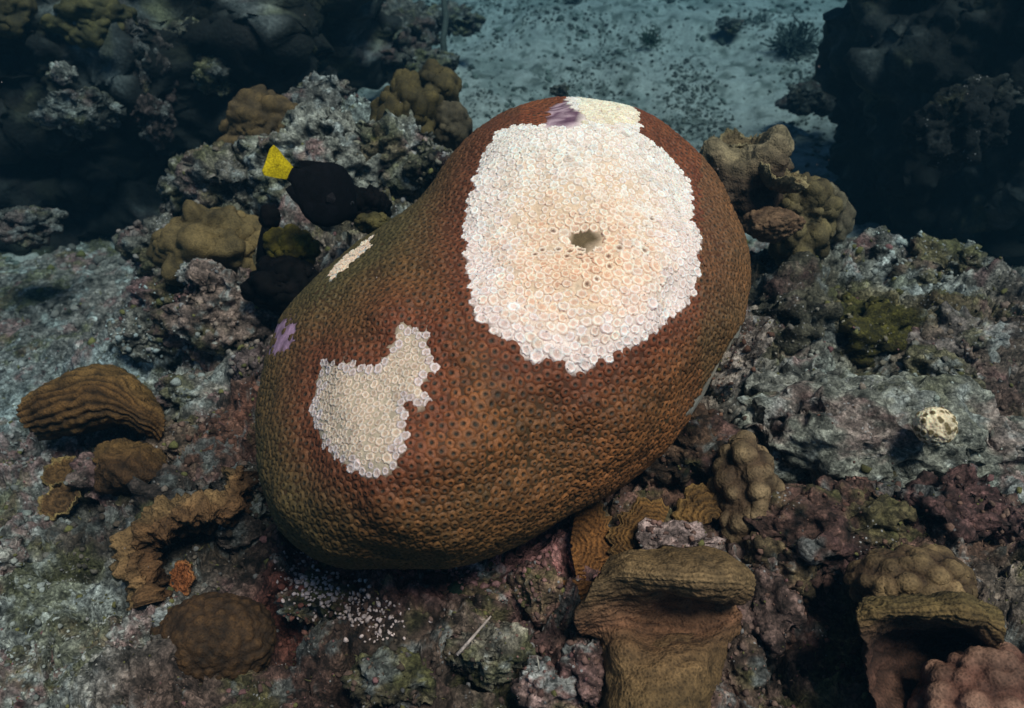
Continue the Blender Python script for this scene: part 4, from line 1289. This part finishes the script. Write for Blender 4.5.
cols[(q > .1) & (q < .2)] = np.array([.16, .14, .05]) * (.5 + .8 * rs.rand(((q > .1) & (q < .2)).sum(), 1))
size *= np.where(q > .86, .75, 1.15)
scatter_lumps('reef_rubble', PA, NA, size, cols, M_BITS, 5, 'fine broken rubble and crust bits strewn over the reef', 'rubble')

# pinkish white grains under the left foot of the boulder coral
gp = []
for k in range(420):
    a = rs.rand(); px = 292 + 110 * a + 14 * rs.randn(); py = 578 + 55 * a + 16 * rs.randn()
    gp.append(ground_hit(px, py)[0])
kdg = None
gb = BVHTree.FromPolygons([Vector(v) for v in PG[::1]], [tuple(int(i) for i in f_) for f_ in Fq[(PG[Fq[:, 0], 1] < 1.2)]])


extra_b = [BVHTree.FromPolygons([Vector(v) for v in V_], [tuple(int(i) for i in f_) for f_ in F_]) for V_, F_, _w in SURF_T if len(F_) < 25000 and np.linalg.norm(V_.mean(0) - at(360, 610, 1.0)) < .16]


def drop(px, py):
    d = Vector(ray(px, py)).normalized()
    best = None
    for b_ in [gb] + extra_b:
        h = b_.ray_cast(Vector(CAM), d)
        if h[0] is not None and (best is None or h[3] < best[3]): best = h
    return (np.array(best[0]), np.array(best[1])) if best is not None else (None, None)


P_, N_ = [], []
for k in range(330):
    a = rs.rand(); px = 296 + 96 * a ** 1.3 + 13 * rs.randn(); py = 572 + 52 * a + 13 * rs.randn()
    h, n = drop(px, py)
    if h is None: continue
    n = n if n @ -F > 0 else -n
    P_.append(h); N_.append(n)
sz = .0016 + .0028 * rs.rand(len(P_)) ** 3
scatter_lumps('coral_grains', np.array(P_), np.array(N_), sz, np.array([.70, .52, .50]) * (.7 + .5 * rs.rand(len(P_), 1)), M_BITS, 6, 'pinkish white grains sprinkled under the left foot of the boulder coral', 'grains', .5)

# bits on the sand
Psn, Nsn = surface_samples(Ps, Fs, 16000, rs)
Nsn[Nsn[:, 2] < 0] *= -1
dk = fbm(Psn, 1.8, 3, .6, 88)
dk2 = fbm(Psn, 5.5, 3, .6, 89)
k = rs.rand(len(Psn)) < np.clip(sstep(.1, .75, dk * .9 + dk2 * .8) * .95, .035, 1)
Psn, Nsn = Psn[k], Nsn[k]
_, _, ss = project(Psn)
size = ss / FPX * (.9 + 5.0 * rs.rand(len(Psn)) ** 5)
cols = np.array([.085, .095, .085]) * (.5 + 1.6 * rs.rand(len(Psn), 1))
scatter_lumps('seabed_rubble', Psn, Nsn, size, cols, M_BITS, 8, 'dark bits of shell and weed strewn on the sand', 'rubble')


sand_bvh = BVHTree.FromPolygons([Vector(v) for v in Ps], [tuple(int(i) for i in f_) for f_ in Fs[(np.abs(Ps[Fs[:, 0], 0]) < 5) & (Ps[Fs[:, 0], 1] < 7)]])
P_, N_, S_ = [], [], []
for cx, cy, rx, ry, n_ in [(688, 98, 17, 24, 330), (700, 128, 22, 14, 200), (600, 62, 20, 10, 90), (585, 90, 30, 7, 110), (385, 45, 34, 22, 330), (420, 70, 28, 12, 160), (808, 62, 22, 26, 300), (770, 22, 30, 12, 160),
                           (480, 98, 16, 10, 70), (500, 40, 16, 10, 60), (590, 30, 22, 10, 90), (650, 40, 14, 10, 70), (540, 12, 20, 7, 80), (640, 140, 30, 8, 60), (820, 100, 16, 14, 140), (470, 5, 30, 8, 120), (740, 170, 40, 16, 60)]:
    for k in range(int(n_ * 2.2)):
        qx = cx + rx * rs.randn(); qy = cy + ry * rs.randn()
        h = sand_bvh.ray_cast(Vector(CAM), Vector(ray(qx, qy)).normalized())
        if h[0] is None: continue
        n = np.array(h[1]); n = n if n[2] > 0 else -n
        P_.append(np.array(h[0])); N_.append(n); S_.append(np.linalg.norm(np.array(h[0]) - CAM) / FPX * (.55 + 1.9 * rs.rand() ** 3))
scatter_lumps('seabed_weed', np.array(P_), np.array(N_), S_, np.array([.085, .085, .075]) * (.4 + 1.3 * rs.rand(len(P_), 1)), M_BITS, 18, 'dark patches of weed and broken coral on the far sand', 'weed')


# turf: short blades on the reef
def turf(n, seed):
    rs = np.random.RandomState(seed)
    P, N = surface_samples(PGt, Fq, n, rs); N[N[:, 2] < 0] *= -1
    k = fbm(P, 12, 3, .6, 90) > -.05
    P, N = P[k], N[k]; n = len(P)
    _, _, s = project(P)
    L = s / FPX * (2.5 + 5.0 * rs.rand(n) ** 2)
    d = N + rs.randn(n, 3) * .6; d /= np.linalg.norm(d, axis=1)[:, None]
    sd = np.cross(d, rs.randn(n, 3)); sd /= np.linalg.norm(sd, axis=1)[:, None]
    wd = (s / FPX * .55)[:, None]
    bend = rs.randn(n, 3) * .35
    A_ = P - sd * wd; B_ = P + sd * wd; M1 = P + d * (L * .55)[:, None]; T_ = P + (d + bend) * L[:, None]
    V = np.stack([A_, B_, M1 + sd * wd * .8, M1 - sd * wd * .8, T_], 1).reshape(-1, 3)
    b = (np.arange(n) * 5)[:, None]
    Fc = np.vstack([b + [0, 1, 2], b + [0, 2, 3], b + [3, 2, 4]])
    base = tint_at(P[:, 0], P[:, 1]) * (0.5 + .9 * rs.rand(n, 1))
    q = rs.rand(n)
    base[q < .3] = np.array([.16, .13, .05]) * (.5 + .8 * rs.rand((q < .3).sum(), 1))
    o = link('turf_algae', mesh_np('turf_algae', V, Fc, np.repeat(base, 5, 0)), M_ALGA)
    tag(o, 'short fuzzy turf algae growing over the reef rock', 'algae', kind='stuff')


turf(26000, 3)

# drifting specks in the water
rs = np.random.RandomState(12)
pp = np.array([at(rs.uniform(-40, 1064), rs.uniform(-40, 748), s_) for s_ in rs.uniform(.55, 1.6, 90)])
pp = pp[pp[:, 2] > ground_z(pp[:, 0], pp[:, 1]) + .12]
nn_ = rs.randn(len(pp), 3); nn_ /= np.linalg.norm(nn_, axis=1)[:, None]
scatter_lumps('drifting_specks', pp, nn_, .0006 * (.5 + rs.rand(len(pp)) ** 2), np.tile([.42, .34, .33], (len(pp), 1)), M_BITS, 9, 'tiny pale specks drifting in the water', 'particles')

# ------------------------------------------------------------------ haze (the water)
def haze():
    b = bmesh.new(); bmesh.ops.create_cube(b, size=1.0)
    m = bpy.data.meshes.new('haze'); b.to_mesh(m); b.free()
    o = bpy.data.objects.new('haze', m); C.objects.link(o)
    z0, z1 = -1.2, 2.0
    o.location = (0, 35, (z0 + z1) / 2); o.scale = (190, 110, z1 - z0)
    mt = bpy.data.materials.new('haze'); mt.use_nodes = True
    t = mt.node_tree; t.nodes.clear()
    pv = t.nodes.new('ShaderNodeVolumePrincipled'); out = t.nodes.new('ShaderNodeOutputMaterial')
    pv.inputs['Color'].default_value = (.012, .040, .064, 1)
    pv.inputs['Absorption Color'].default_value = (.10, .52, .71, 1)
    pv.inputs['Density'].default_value = 0.29
    pv.inputs['Anisotropy'].default_value = 0.2
    t.links.new(pv.outputs[0], out.inputs['Volume'])
    m.materials.append(mt)
    tag(o, kind='stuff')


haze()
tot = sum(len(o.data.polygons) for o in S.objects if o.type == 'MESH')
import sys
sys.stderr.write('objects %d faces %d tris %d\n' % (len(S.objects), tot, sum(len(o.data.loops) - 2 * len(o.data.polygons) for o in S.objects if o.type == 'MESH')))
